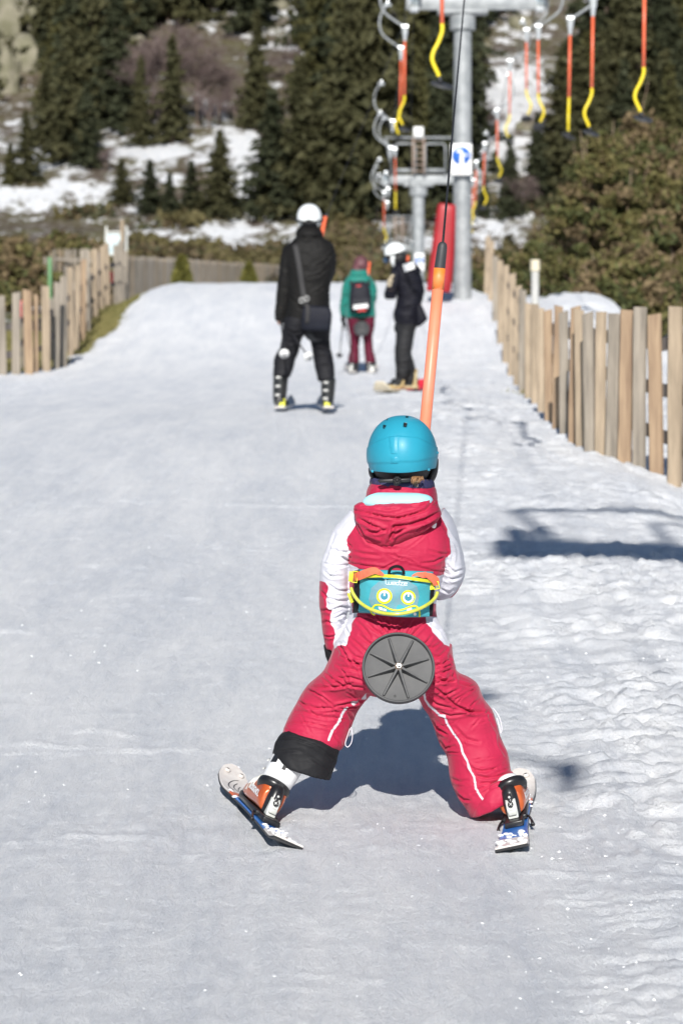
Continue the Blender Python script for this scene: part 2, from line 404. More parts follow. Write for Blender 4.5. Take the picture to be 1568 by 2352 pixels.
def cover_near(X, Y):
    edge = np.interp(Y, [0, 38, 41, 45, 49, 53, 58, 64, 70, 74], [-30, -12, -5.2, -4.15, -3.95, -3.85, -3.9, -4.05, -4.4, -5.2])
    edge = edge + .25 * fbm(X * 2, Y * 1.2, 0, 3, 8)
    c = .5 + np.clip((X - edge) * 1.6, -.75, .75)
    out = sst(-5.2, -6.0, X) * sst(30, 40, Y); c = c * (1 - out) + out * (.35 + .9 * fbm(X / 1.5, Y / 1.5, 0, 3, 4))
    # tufts of grass at the foot of the right hand fence
    for (gx, gy, r) in ((2.12, 34.3, .26), (2.02, 30.8, .14), (1.95, 24, .1)):
        c = c - 1.1 * np.exp(-((X - gx) / r) ** 2 - ((Y - gy) / (r * 3)) ** 2)
    far = sst(78, 100, Y); c = c * (1 - far) + far * (.45 + .9 * fbm(X / 6, Y / 6, 0, 3, 14))
    return c
snow_m = snow_mat('snow')
grid('snow_slope', ts, Ys, snow_m, snowdisp, cover_near)
hx = np.linspace(-.75, .75, 420); hy = np.concatenate([np.linspace(174.5, 330, 320), np.linspace(333, 690, 60)])
def cover_hill(X, Y):
    t = X / Y; z = terr(X, Y); e = (z - HC) / Y      # where on the hillside
    px = CX + F * t; py = 941 - F * e
    c = .16 + .55 * fbm(X / 9, Y / 9, 0, 3, 60) 
    def blob(cx, cy, rx, ry, a): return a * np.exp(-((px - cx) / rx) ** 2 - ((py - cy) / ry) ** 2)
    c = c + blob(1180, 180, 90, 160, .55) + blob(1150, 400, 90, 140, .4) + blob(650, 60, 60, 100, .5) + blob(570, 400, 30, 100, .6) + blob(120, 350, 90, 45, .9) + blob(350, 350, 110, 45, .9) + blob(530, 340, 60, 60, .6) + blob(280, 200, 30, 100, .3)
    c = c + blob(110, 455, 200, 40, .75) + blob(600, 560, 360, 45, .6) + blob(960, 560, 200, 40, .3) - blob(40, 100, 100, 140, .25) - blob(830, 300, 120, 200, .35)
    return c
grid('hillside', hx, hy, snow_mat('hill_snow', True), None, cover_hill)
def crumbs():
    rng = np.random.default_rng(12); n = 9000; u = rng.random(n); Y = 6.3 * (26 / 6.3) ** u; T = rng.uniform(-.13, .13, n); X = T * Y
    w = .10 + .90 * sst(.2, 1.1, X) + .5 * sst(-.1, .45, vn(X / .6, Y / 1.2, 0, 88)) * .5; k = rng.random(n) < w; X, Y = X[k], Y[k]; n = len(X)
    s = (.0012 + .0050 * rng.random(n) ** 7) * (.75 + Y / 36); Z = terr(X, Y) + snowdisp(X, Y) + s * .2
    O = np.array([(1, 0, 0), (-1, 0, 0), (0, 1, 0), (0, -1, 0), (0, 0, 1), (0, 0, -1)], float)
    V = np.stack([X, Y, Z], 1)[:, None, :] + O[None] * s[:, None, None] * rng.uniform(.55, 1.35, (n, 6, 1)) * np.array([1, 1, .6]) + rng.normal(size=(n, 6, 3)) * s[:, None, None] * .15
    Ft = np.array([(0, 2, 4), (2, 1, 4), (1, 3, 4), (3, 0, 4), (2, 0, 5), (1, 2, 5), (3, 1, 5), (0, 3, 5)]); Fc = (np.arange(n)[:, None, None] * 6 + Ft[None]).reshape(-1, 3)
    me = fastmesh('snow_crumbs', V.reshape(-1, 3), Fc, [mat('crumb_snow', (.90, .905, .92), .5)]); o = bpy.data.objects.new('snow_crumbs', me); COL.objects.link(o); tag(o, 'loose crumbs of snow scattered over the piste, thickest at the right', 'snow', None, 'stuff')
crumbs()
# ================================================================== wood fences
def woodm(name, c, c2): return mat(name, c, .85, c2, 2.2, .36, .64, bump=.5, bscale=30, bdist=.003, stretch=(9, 9, .8), spec=.25)
wood = [woodm('pale_wood', (.43, .34, .245), (.25, .20, .145)), woodm('grey_wood', (.35, .305, .25), (.20, .175, .145)), woodm('warm_wood', (.40, .29, .19), (.24, .165, .11)), woodm('weathered_wood', (.27, .235, .20), (.40, .35, .29))]
darkwood = woodm('rail_wood', (.11, .10, .095), (.18, .16, .15))
def picket(pos, width, z0, z1, dirv, tilt=0., th=.03, parent=None, g=None, mi=0):
    """one weathered board, its face along dirv"""
    dirv = Vector((dirv[0], dirv[1], 0)).normalized(); nrm = Vector((-dirv.y, dirv.x, 0))
    gg = g or G(); rr = []; n = 7
    zz = np.linspace(z0, z1, n); tw = random.uniform(-.05, .05)
    for k, z in enumerate(zz):
        c = Vector((pos[0], pos[1], z)) + dirv * (tilt * (z - z0)) + dirv * random.uniform(-.002, .002)
        d2 = (dirv + nrm * tw * k / n).normalized(); w2 = width / 2 * (1 + random.uniform(-.03, .03)); e = th * .3
        a = [c - d2 * w2, c - d2 * (w2 - e) - nrm * th / 2, c + d2 * (w2 - e) - nrm * th / 2, c + d2 * w2, c + d2 * (w2 - e) + nrm * th / 2, c - d2 * (w2 - e) + nrm * th / 2]
        if k == n - 1:
            s = random.uniform(-.015, .015)
            a = [q + Vector((0, 0, s * (q - c).dot(dirv) / w2)) for q in a]
        rr.append(a)
    gg.ring_loft(rr, mi)
    if g is None: return gg.build('picket', wood[mi] if isinstance(mi, int) else mi, parent, smooth=False)
def fence(label, tab, spacing, width, limit=100, rails=(.22, .55, .85), side=1, railm=None, mix=(0, 0, 1, 2, 3), jit=.06, group=None, gap=None, posts=0, th=.03):
    """tab rows: px, Y, top py, bottom py - resampled at real spacing along the fence line"""
    pts = [(P(a, t, Y), P(a, b, Y)) for a, Y, t, b in tab]
    root = empty('picket_fence', pts[0][1], label, 'fence', group)
    L = [0]
    for i in range(1, len(pts)): L.append(L[-1] + (pts[i][1].xy - pts[i - 1][1].xy).length)
    pos = []; s = 0
    while s < L[-1]: pos.append(s); s += spacing * random.uniform(.9, 1.1)
    def at(s):
        X = np.interp(s, L, [p[1].x for p in pts]); Y = np.interp(s, L, [p[1].y for p in pts]); zt = np.interp(s, L, [p[0].z for p in pts]); zb = np.interp(s, L, [p[1].z for p in pts]); return X, Y, zt, zb
    rest = G(); nrest = 0
    for k, s in enumerate(pos):
        X, Y, zt, zb = at(s); X2, Y2, _, _ = at(min(s + .3, L[-1])); X1, Y1, _, _ = at(max(s - .3, 0)); dv = (X2 - X1, Y2 - Y1)
        if gap and random.random() < gap: continue
        mi = random.choice(mix); zt += random.uniform(-jit, jit); zb2 = min(zb, gz(X, Y)) - .08
        wd = width * random.uniform(.8, 1.12)
        if k < limit: picket((X, Y), wd, zb2, zt, dv, random.uniform(-.02, .02), th, root, None, mi)
        else: picket((X, Y), wd, zb2, zt, dv, random.uniform(-.02, .02), th, None, rest, mi); nrest += 1
    if nrest:
        o = rest.build('picket', wood, root, smooth=False); o['kind'] = 'stuff'
    for fr in rails:
        g = G(); prev = None
        m = max(2, int(L[-1] / 1.5)); c = []
        for i in range(m + 1):
            s = L[-1] * i / m; X, Y, zt, zb = at(s); X2, Y2, _, _ = at(min(s + .3, L[-1])); X1, Y1, _, _ = at(max(s - .3, 0))
            dv = Vector((X2 - X1, Y2 - Y1, 0)).normalized(); n = Vector((-dv.y, dv.x, 0)) * side
            c.append((Vector((X, Y, zb + (zt - zb) * fr)) + n * (th / 2 + .022), n))
        rings = [[p + n * .018 + Vector((0, 0, .04)), p - n * .018 + Vector((0, 0, .04)), p - n * .018 - Vector((0, 0, .04)), p + n * .018 - Vector((0, 0, .04))] for p, n in c]
        g.ring_loft(rings); g.build('rail', railm or darkwood, root, smooth=False)
    if posts:
        s = 0
        while s < L[-1]:
            X, Y, zt, zb = at(s); X2, Y2, _, _ = at(min(s + .3, L[-1])); X1, Y1, _, _ = at(max(s - .3, 0))
            dv = Vector((X2 - X1, Y2 - Y1, 0)).normalized(); n = Vector((-dv.y, dv.x, 0)) * side
            g = G(); p = Vector((X, Y, 0)) + n * (th + .1); g.tube([(p.x, p.y, zb - .3), (p.x, p.y, zt - .1)], .045, 10); g.build('post', darkwood, root); s += posts
    return root
# right hand fence (nearest boards listed first)
def fence_px(label, boards, Yt, face, rails, railoff, railm, group=None, posts=()):
    """boards: px centre, top py, bottom py, apparent width px; Yt: px -> distance table"""
    bx_ = [q[0] for q in Yt]; by_ = [q[1] for q in Yt]
    if bx_[0] > bx_[-1]: bx_, by_ = bx_[::-1], by_[::-1]
    YY = lambda x: float(np.interp(x, bx_, by_))
    x, t, bt, w = boards[0]; p0 = P(x, bt, YY(x)); root = empty('picket_fence', p0, label, 'fence', group); cl = []
    for k, (x, t, bt, w) in enumerate(boards):
        Y = YY(x); T = P(x, t, Y); B = P(x, bt, Y); wd = w * 1.09 * Y / F; zb = min(B.z, gz(B.x, Y)) - .10
        picket((B.x, Y), wd, zb, T.z, (1, face + random.uniform(-.08, .08)), random.uniform(-.025, .025), .032, root, None, random.choice((0, 0, 1, 2, 0, 1)))
        cl.append((Vector((B.x, Y, 0)), B.z, T.z))
    for fr in rails:
        g = G(); rings = []
        for p, zb, zt in cl[::2] + [cl[-1]]:
            z = zb + (zt - zb) * fr; q = p + Vector(railoff); rings.append([Vector((q.x, q.y + .018, z + .045)), Vector((q.x, q.y - .018, z + .045)), Vector((q.x, q.y - .018, z - .045)), Vector((q.x, q.y + .018, z - .045))])
        g.ring_loft(rings); g.build('rail', railm, root, smooth=False)
    for k in range(1, len(cl), 6):
        p, zb, zt = cl[k]; q = p + Vector(railoff) * 2.2; g = G(); g.tube([(q.x, q.y, zb - .4), (q.x, q.y, zt - .12)], .045, 10); g.build('post', railm, root)
    return root
rt = [(1640, 690, 1140), (1548, 704, 1092), (1505, 716, 1068), (1460, 706, 1048), (1425, 712, 1032), (1400, 719, 1018), (1354, 719, 990), (1310, 714, 968), (1270, 714, 944), (1240, 712, 916), (1220, 708, 896), (1198, 676, 880), (1180, 653, 862), (1160, 620, 815), (1140, 588, 766), (1126, 563, 722), (1112, 545, 680)]
rY = [(1640, 19.75), (1548, 20.1), (1505, 20.3), (1460, 20.45), (1425, 20.6), (1400, 20.7), (1354, 20.95), (1310, 21.7), (1270, 23.6), (1240, 26.5), (1220, 30), (1198, 35), (1180, 40), (1160, 45), (1140, 50), (1126, 55), (1112, 60)]
rb = []; x = 1590.0
fixed = {1548: (704, 1092, 33), 1507: (722, 1070, 32), 1466: (705, 1048, 31), 1432: (712, 1031, 31), 1402: (720, 1017, 29), 1377: (716, 996, 26), 1354: (719, 990, 26)}
rb.append((1590, 690, 1112, 34))
for k in (1548, 1507, 1466, 1432, 1402, 1377, 1354): rb.append((k, *fixed[k]))
x = 1333.0; st_ = 20.5
xs_ = [q[0] for q in rt][::-1]
while x > 1112:
    t = float(np.interp(x, xs_, [q[1] for q in rt][::-1])); bb = float(np.interp(x, xs_, [q[2] for q in rt][::-1])); rb.append((x, t + random.uniform(-13, 10), bb, st_ * 1.14)); st_ = max(6.5, st_ * .955); x -= st_
fence_px('tall pale board fence running up the right edge of the piste', rb, rY, -.45, (.2, .5, .8), (.03, .06, 0), darkwood)
cb_ = [(18, 435, 880, 40), (85, 418, 870, 42), (155, 405, 850, 45), (190, 430, 650, 22), (245, 385, 808, 42), (293, 365, 780, 32), (330, 335, 750, 35), (372, 285, 690, 28), (400, 275, 680, 28), (433, 245, 615, 28), (463, 190, 600, 30), (498, 190, 570, 30), (532, 175, 530, 27), (565, 160, 480, 28), (608, 170, 450, 25), (635, 150, 455, 25), (655, 200, 440, 20)]
lb = [(-28, 684, 884, 18)] + [(x * .4394, 488 + t * .4394, 488 + bt * .4394, w * .4394) for x, t, bt, w in cb_]
fence_px('uneven board fence with wide gaps on the left edge of the piste', lb, [(-60, 41.6), (8, 42), (37, 42.25), (68, 42.6), (108, 43.3), (145, 44.6), (175, 48), (205, 54), (240, 61), (275, 68), (292, 71)], .35, (.3, .62), (-.02, .06, 0), darkwood)
# second, greyer row of boards standing just behind, mostly in its own shade
fence('dark weathered slat fence seen through the gaps of the left board fence', [(-60, 43.2, 715, 880), (37, 43.9, 700, 868), (108, 45.2, 690, 850), (150, 47.5, 670, 820), (205, 57, 630, 755), (250, 67, 600, 715)], .30, .09, 100, side=1, mix=(3, 3, 1), jit=.03, rails=(.3, .7), railm=darkwood)
fence('low weathered picket fence crossing behind the crest of the piste', [(288, 86, 588, 690), (410, 96, 594, 682), (560, 112, 604, 668), (720, 132, 613, 655), (890, 150, 622, 660)],
      .27, .15, 100, side=1, mix=(1, 3, 0), jit=.03, rails=(.3, .8), railm=wood[3])
fence('weathered picket fence behind the gappy left fence below the scrub', [(20, 90.6, 665, 705), (70, 91.3, 620, 690), (122, 92, 573, 680), (180, 93, 574, 690), (240, 93, 578, 690)],
      .24, .14, 100, side=1, mix=(1, 3, 0), jit=.02, rails=(.3, .8), railm=wood[3])
fence('short grey picket fence behind the pylon at the right of the crest', [(1060, 84, 652, 690), (1105, 84, 652, 690), (1160, 76, 655, 690), (1290, 74, 668, 700)], .17, .1, 100, side=1, mix=(3, 1), jit=.02, rails=(.5,), railm=wood[3])
# small sign board and posts behind the left fence
def sign_left():
    p = P(267, 700, 73); r = empty('information_board', (p.x, p.y, gz(p.x, p.y)), 'white framed notice board behind the far end of the left fence', 'sign')
    a, b = P(245, 534, 73), P(291, 585, 73); g = G(); g.box((a + b) / 2, ((b.x - a.x), .06, a.z - b.z)); g.build('board', mat('sign_pale', (.36, .50, .56), .5, (.6, .68, .7), 6), r, bevel=.005)
    g = G(); w = .05
    for (x0, z0, x1, z1) in ((a.x, a.z, b.x, a.z), (a.x, b.z, b.x, b.z)): g.box(((x0 + x1) / 2, 72.96, z0), (abs(x1 - x0) + .06, .05, .05))
    for x in (a.x, b.x): g.box((x, 72.955, (a.z + gz(p.x, 73)) / 2), (.05, .05, a.z - gz(p.x, 73) + .3))
    g.build('frame', mat('sign_frame', (.62, .62, .58), .6), r)
    q = P(281, 505, 72.6); g = G(); g.tube([(q.x, 72.6, gz(q.x, 72.6) - .2), (q.x, 72.6, q.z)], .05, 10); o = g.build('marker_post', wood[0], origin=(q.x, 72.6, gz(q.x, 72.6)))
    tag(o, 'pale round wooden post standing in front of the white notice board', 'post')
    q = P(115, 600, 75); g = G(); g.box((q.x, 75, (q.z + gz(q.x, 75)) / 2), (.09, .06, q.z - gz(q.x, 75) + .2)); o = g.build('marker_post', mat('green_paint', (.10, .24, .10), .6), origin=(q.x, 75, gz(q.x, 75)), bevel=.01)
    tag(o, 'bright green marker post behind the left fence', 'post')
    for (x, y, yy, s, lab) in ((256, 640, 74, .16, 'red safety pad hung behind the far end of the left fence'), (50, 715, 50, .16, 'small red pad seen through the left fence boards')):
        q = P(x, y, yy); g = G(); g.box((q.x, yy, q.z), (s * .8, .1, s * 2.2)); o = g.build('safety_pad', mat('pad_red2', (.55, .02, .025), .45), origin=(q.x, yy, q.z - s), bevel=.03); tag(o, lab, 'pad')
        g = G(); g.tube([(q.x, yy + .09, gz(q.x, yy) - .2), (q.x, yy + .09, q.z + s)], .03, 8); g.build('post', darkwood, o) if False else None
sign_left()
# grey bollard lamp right of the right fence
q = P(1228, 600, 44); bx, bz = q.x, gz(q.x, 44)
r_ = empty('marker_post', (bx, 44, bz), 'grey post with a pale cap standing beyond the right fence', 'post')
g = G(); g.tube([(bx, 44, bz - .2), (bx, 44, q.z - .13)], .055, 12); g.build('post', mat('grey_post', (.42, .42, .40), .7, (.5, .5, .48), 8), r_)
g = G(); g.tube([(bx, 44, q.z - .14), (bx, 44, q.z + .02)], [.072, .07], 12); g.build('cap', mat('cap_cream', (.62, .56, .42), .6), r_, auto=40)
# ================================================================== vegetation
fol = [mat('fir_needles', (.044, .045, .020), .75, (.074, .070, .032), .9, .35, .65, spec=.2),
       mat('fir_needles_dark', (.026, .032, .017), .75, (.048, .052, .026), .9, .35, .65, spec=.2),
       mat('fir_needles_olive', (.054, .054, .020), .75, (.082, .077, .030), .9, .35, .65, spec=.2)]
bark = mat('bark', (.10, .07, .05), .9, (.17, .13, .10), 6)
twigm = mat('bare_twigs', (.125, .088, .085), .9, (.18, .135, .125), 2)
def rquads(C, size, rng, up=.0, aspect=1.6):
    """random leaf clump quads round the centres C"""
    n = len(C); a = rng.normal(size=(n, 3)); a[:, 2] -= up; a /= np.linalg.norm(a, axis=1)[:, None]
    b = np.cross(a, rng.normal(size=(n, 3))); b /= np.linalg.norm(b, axis=1)[:, None]
    s = (size * rng.uniform(.6, 1.3, n))[:, None]; a = a * s * aspect * .5; b = b * s * .5
    V = np.stack([C - a * .9 - b * .35, C - a * .1 - b, C + a, C + a * .1 + b * .9], 1).reshape(-1, 3)
    return V, np.arange(4 * n).reshape(-1, 4)
def conifer_meshes(k, narrow=1.0):
    rng = np.random.default_rng(100 + k); H = 10.0; Rm = 2.1 * narrow; C = []; 
    nl = 46
    for i in range(nl):
        h = .06 + .93 * (i / nl) ** .95; r = Rm * (1 - h) ** .85 * rng.uniform(.68, 1.15) + .08
        nb = int(9 - 4 * h)
        for b in range(nb):
            q = rng.uniform(0, 2 * math.pi); rr = r * rng.uniform(.5, 1.3); m = max(3, int(rr * 9))
            for j in range(m):
                f = (j + rng.uniform(.3, 1)) / m
                C.append((rr * f * math.cos(q) + rng.normal() * .09, rr * f * math.sin(q) + rng.normal() * .09, H * h - .32 * rr * f + rng.normal() * .08))
    C = np.array(C); V, Fc = rquads(C, .30, rng, .15, 1.7); V2, F2 = rquads(C[::2] + rng.normal(size=(len(C[::2]), 3)) * .10, .20, rng, .2, 3.2)
    V = np.concatenate([V, V2]); Fc = np.concatenate([Fc, F2 + 4 * len(C)])
    crown = [fastmesh('crown', V, Fc, [m]) for m in fol]
    g = G(); g.tube([(0, 0, -.8), (0, 0, 3), (.05, 0, 7), (0, 0, 9.7)], [.2, .15, .08, .02], 7)
    t = bpy.data.meshes.new('trunk'); t.from_pydata(g.v, [], g.f); t.materials.append(bark); t.update()
    return crown, t
CON = [conifer_meshes(i, n) for i, n in enumerate((1.0, 1.15, .85, 1.3, .95))]
def obj_inst(name, me, parent): o = bpy.data.objects.new(name, me); COL.objects.link(o); o.parent = parent; return o
def conifer(X, Y, h, wd, label, group, kind=0, var=None, bz=None):
    var = random.randrange(len(CON)) if var is None else var
    z = (gz(X, Y) if bz is None else bz) - .1
    r = empty('conifer', (X, Y, z), label, 'tree', group); s = h / 10; r.scale = (s * wd, s * wd, s); r.rotation_euler = (0, 0, random.uniform(0, 6.28))
    obj_inst('crown', CON[var][0][kind], r); obj_inst('trunk', CON[var][1], r); return r
# hand placed conifers: px, base py, top py, width factor, needles, label
TR = [(165, 372, 60, 1.1, 0, 'broad dark conifer at the left with snow on both sides of its foot'),
      (200, 384, 200, 1.0, 1, 'short dense dark conifer standing just left of the middle snow patch'),
      (395, 330, 95, 1.0, 0, 'tall conifer with a slim top in front of the bare mauve trees'),
      (325, 335, 140, .95, 0, 'slim conifer left of the bare mauve trees'),
      (265, 300, -20, 1.0, 1, 'tall dark conifer behind the snowy gap at the upper left'),
      (60, 420, 262, 1.2, 0, 'bushy conifer low at the far left edge of the wood'),
      (25, 425, 330, 1.4, 2, 'small olive conifer at the left frame edge'),
      (110, 335, 150, 1.1, 0, 'conifer on the left below the lichen covered rocks'),
      (505, 498, 308, 1.15, 0, 'pointed conifer in front of the tallest snow strip'),
      (440, 492, 375, 1.5, 1, 'low wide conifer left of the pointed one on the snowy bench'),
      (345, 490, 372, 1.6, 1, 'low wide conifer in the middle of the snowy bench'),
      (280, 470, 368, 1.3, 0, 'small conifer at the left end of the low tree row'),
      (390, 497, 400, 1.4, 1, 'squat dark conifer between the low wide ones'),
      (625, 497, 225, 1.15, 1, 'tall dark conifer just right of the snow strip'),
      (690, 492, 150, 1.0, 0, 'tall conifer rising behind the white helmet'),
      (760, 497, 190, 1.1, 0, 'big conifer right of the white helmet'),
      (830, 500, 240, 1.1, 1, 'dark conifer left of the hanging tow bars'),
      (790, 380, 60, 1.0, 1, 'high conifer in the dense middle of the wood'),
      (590, 300, 40, .9, 0, 'conifer right of the bare mauve trees'),
      (900, 480, 250, 1.0, 1, 'dark conifer behind the left tow bars'),
      (1000, 480, 200, 1.1, 1, 'dark conifer between the two pylons'),
      (1170, 500, 320, .85, 1, 'narrow dark conifer in front of the snowy gully'),
      (1235, 470, 270, 1.1, 1, 'grey green conifer at the right foot of the gully'),
      (1290, 440, 130, 1.1, 0, 'conifer right of the snowy gully'),
      (1420, 330, -10, 1.1, 0, 'tall dark conifer at the upper right'),
      (1530, 340, 10, 1.2, 1, 'wide dark conifer at the upper right corner'),
      (1345, 420, 230, 1.1, 0, 'conifer behind the olive thicket'),
      (1475, 400, 120, 1.1, 0, 'conifer rising over the olive thicket'),
      (1110, 500, 395, 1.0, 1, 'small dark conifer just right of the big pylon')]
for px, by, ty, wd, kd, lab in TR:
    g_ = ground_hit(px, by, 150); h = (by - ty) * g_.y / F; v = random.randrange(5)
    conifer(g_.x, g_.y, h * 1.08, wd * (.95 if h > 11 else 1.1), lab, None, kd, v)
# the rest of the wood, tree by tree, keeping the snowy openings free
gaps = [(-40, -80, 118, 240), (30, 300, 62, 345), (85, 318, 150, 392), (232, 318, 268, 392), (268, 120, 300, 310), (320, 318, 375, 390), (500, 300, 588, 400), (556, 385, 585, 505), (435, 300, 470, 345), (515, -40, 545, 100),
        (620, -20, 700, 150), (640, 60, 690, 200), (1095, 60, 1180, 330), (1180, 30, 1270, 280), (1085, 430, 1140, 520), (1240, 0, 1330, 60), (0, 420, 240, 600), (240, 505, 700, 600), (330, 60, 370, 290), (420, 60, 550, 285)]
GRP = {'left': ('dark conifer in the wood on the left hillside', 'conifers on the left hillside'), 'mid': ('dark conifer in the dense middle of the wooded hillside', 'conifers in the middle of the wood'), 'right': ('dark conifer in the wood on the right hillside', 'conifers on the right hillside')}
cnt = 0; tries = 0; placed = []
while cnt < 285 and tries < 20000:
    tries += 1
    px = random.uniform(-120, 1690); by = random.choice([random.uniform(-120, 505), random.uniform(-150, 300)])
    if px < 600 and by > 305: continue
    g_ = ground_hit(px, by, 150); h = random.uniform(9, 17); hp = h * F / g_.y; wp = hp * .09
    if by - hp < -900: continue
    bad = any(px + wp > a and px - wp < c and by > b and by - hp < d for a, b, c, d in gaps)
    if bad: continue
    if any(abs(px - q[0]) < 20 and abs(by - q[1]) < 20 for q in placed): continue
    placed.append((px, by)); k = 'left' if px < 560 else ('mid' if px < 1080 else 'right')
    conifer(g_.x, g_.y, h, random.uniform(.85, 1.2), GRP[k][0], GRP[k][1], random.choice([0, 0, 1, 1, 2])); cnt += 1
# bare mauve broadleaf trees
def bare_meshes(k):
    rng = np.random.default_rng(400 + k); V = []; Fc = []; g = G(); g.tube([(0, 0, -.5), (.1, 0, 2), (0, .1, 4)], [.16, .12, .07], 6)
    segs = []
    def grow(p, d, L, r, lv):
        e = p + d * L; segs.append((p, e, r)); 
        if lv == 0: return
        for _ in range(4 if lv > 1 else 5):
            nd = d + rng.normal(size=3) * .48; nd[2] += .12; nd /= np.linalg.norm(nd); grow(p + (e - p) * rng.uniform(.45, 1), nd, L * rng.uniform(.55, .8), r * .55, lv - 1)
    for _ in range(7):
        d0 = rng.normal(size=3) * .42; d0[2] = 1; d0 /= np.linalg.norm(d0); grow(np.array([0, 0, rng.uniform(.8, 3.2)]), d0, 2.2, .06, 4)
    for i, (a, b, r) in enumerate(segs):
        d = b - a; s = np.cross(d, rng.normal(size=3)); s = s / (np.linalg.norm(s) + 1e-9) * max(r, .014)
        V += [a - s, a + s, b + s * .6, b - s * .6]; Fc.append((4 * i, 4 * i + 1, 4 * i + 2, 4 * i + 3))
    t = bpy.data.meshes.new('trunk'); t.from_pydata(g.v, [], g.f); t.materials.append(bark); t.update()
    return fastmesh('branches', np.array(V), np.array(Fc), [twigm]), t
BARE = [bare_meshes(i) for i in range(3)]
for i, (px, by, ty, lab) in enumerate([(345, 285, 70, 'leftmost bare mauve broadleaf tree among the conifers'), (400, 290, 50, 'tallest bare mauve tree behind the slim conifer'), (455, 290, 80, 'bare mauve tree right of the slim topped conifer'), (505, 285, 130, 'wide bare mauve tree at the right of its clump'),
                                   (540, 288, 190, 'low bare mauve tree at the right edge of the clump'), (375, 300, 180, 'small bare tree at the foot of the mauve clump'), (480, 300, 190, 'lower bare tree in front of the mauve clump'), (1195, 500, 395, 'small bare tree right of the narrow dark conifer'), (245, 395, 330, 'small bare shrub beside the short dense conifer'), (660, 190, 90, 'bare tree in the snowy cleft above the white helmet'), (850, 360, 250, 'bare reddish tree left of the tow bars'), (1130, 330, 230, 'bare shrub in the snowy gully beside the pylon'), (1240, 330, 240, 'bare shrub on the right rim of the gully')]):
    g_ = ground_hit(px, by, 150); h = (by - ty) * g_.y / F
    r = empty('bare_tree', (g_.x, g_.y, g_.z - .1), lab, 'tree'); s = h / 7.6; r.scale = (s * 1.1, s * 1.1, s); r.rotation_euler = (0, 0, i * 1.3)
    a, b = BARE[i % 3]; obj_inst('branches', a, r); obj_inst('trunk', b, r)
# boulders high on the left
rockm = mat('lichen_rock', (.17, .165, .105), .9, (.27, .25, .19), .8, bump=.6, bscale=3, bdist=.1)
def boulder(px, by, w, h, lab):
    g_ = ground_hit(px, by, 150); k = g_.y / F; g = G(); g.ell((g_.x, g_.y + w * k * .3, g_.z + h * k * .3), (w * k * .5, w * k * .45, h * k * .72), 40, 28)
    o = g.build('boulder', rockm, origin=tuple(g_)); V = verts(o.data); s = w * k
    n = fbm(V[:, 0] / s * 2.2 + px, V[:, 1] / s * 2.2, V[:, 2] / s * 2.2, 4, 3); setverts(o.data, V * (1 + .55 * np.round(n * 5)[:, None] / 5 * .8 + .12 * n[:, None])); tag(o, lab, 'boulder')
for a in [(20, 110, 110, 120, 'largest lichen covered boulder in the top left corner'), (85, 60, 90, 110, 'upright boulder right of the largest top left one'), (60, 165, 80, 70, 'low boulder under the big top left boulders'), (12, 215, 60, 90, 'boulder at the left frame edge below the others'),
          (115, 130, 50, 70, 'small boulder beside the upper left conifers'), (310, 108, 40, 26, 'small pale boulder above the left snow strip'), (1110, 130, 40, 40, 'boulder in the gully right of the big pylon'), (1200, 70, 60, 36, 'flat boulder high in the snowy gully'), (640, 22, 60, 30, 'boulder at the top edge in the snowy cleft'), (1215, 300, 60, 26, 'flat boulder low in the snowy gully')]: boulder(*a)
# scrub: one uncountable mass of heath and low bushes below the wood
def scrub():
    rng = np.random.default_rng(5); C = []; mi = []
    X = []; 
    n = 20000
    px = rng.uniform(-150, 1720, n * 2); Yb = 118 + 75 * rng.random(n * 2) ** .85
    Xb = (px - CX) / F * Yb
    den = np.where(Yb < 138, 1.0, sst(-.04, .12, fbm(Xb / 5, Yb / 5, 0, 3, 33) - .12 * sst(160, 185, Yb) + .05))
    keep = rng.random(n * 2) < den; Xb = Xb[keep][:n]; Yb = Yb[keep][:n]
    Zb = terr(Xb, Yb); hh = np.where(Yb < 138, rng.uniform(.5, 1.7, len(Xb)) * (.8 + .5 * fbm(Xb / 4, Yb / 4, 0, 2, 2)), rng.uniform(.25, .8, len(Xb)))
    for k in range(9):
        r = hh * .45
        C.append(np.stack([Xb + rng.normal(size=len(Xb)) * r, Yb + rng.normal(size=len(Xb)) * r, Zb + rng.random(len(Xb)) * hh], 1)); mi.append(np.minimum((fbm(Xb / 3, Yb / 3, 0, 2, 44) * 3 + 1.0 + rng.normal(size=len(Xb)) * .5).clip(0, 2).astype(int), 2))
    C = np.concatenate(C); V, Fc = rquads(C, .34, rng, -.4, 1.7); mi = np.concatenate(mi)
    me = fastmesh('scrub', V, Fc, [mat('heath_olive', (.07, .06, .02), .8, (.11, .09, .032), 2), mat('heath_brown', (.085, .06, .03), .8, (.12, .09, .045), 2), mat('heath_dark', (.05, .055, .025), .8, (.085, .08, .035), 2)], mi)
    o = bpy.data.objects.new('scrub', me); COL.objects.link(o); tag(o, 'low olive and brown heath scrub below the wood, snow showing between', 'scrub', None, 'stuff')
scrub()
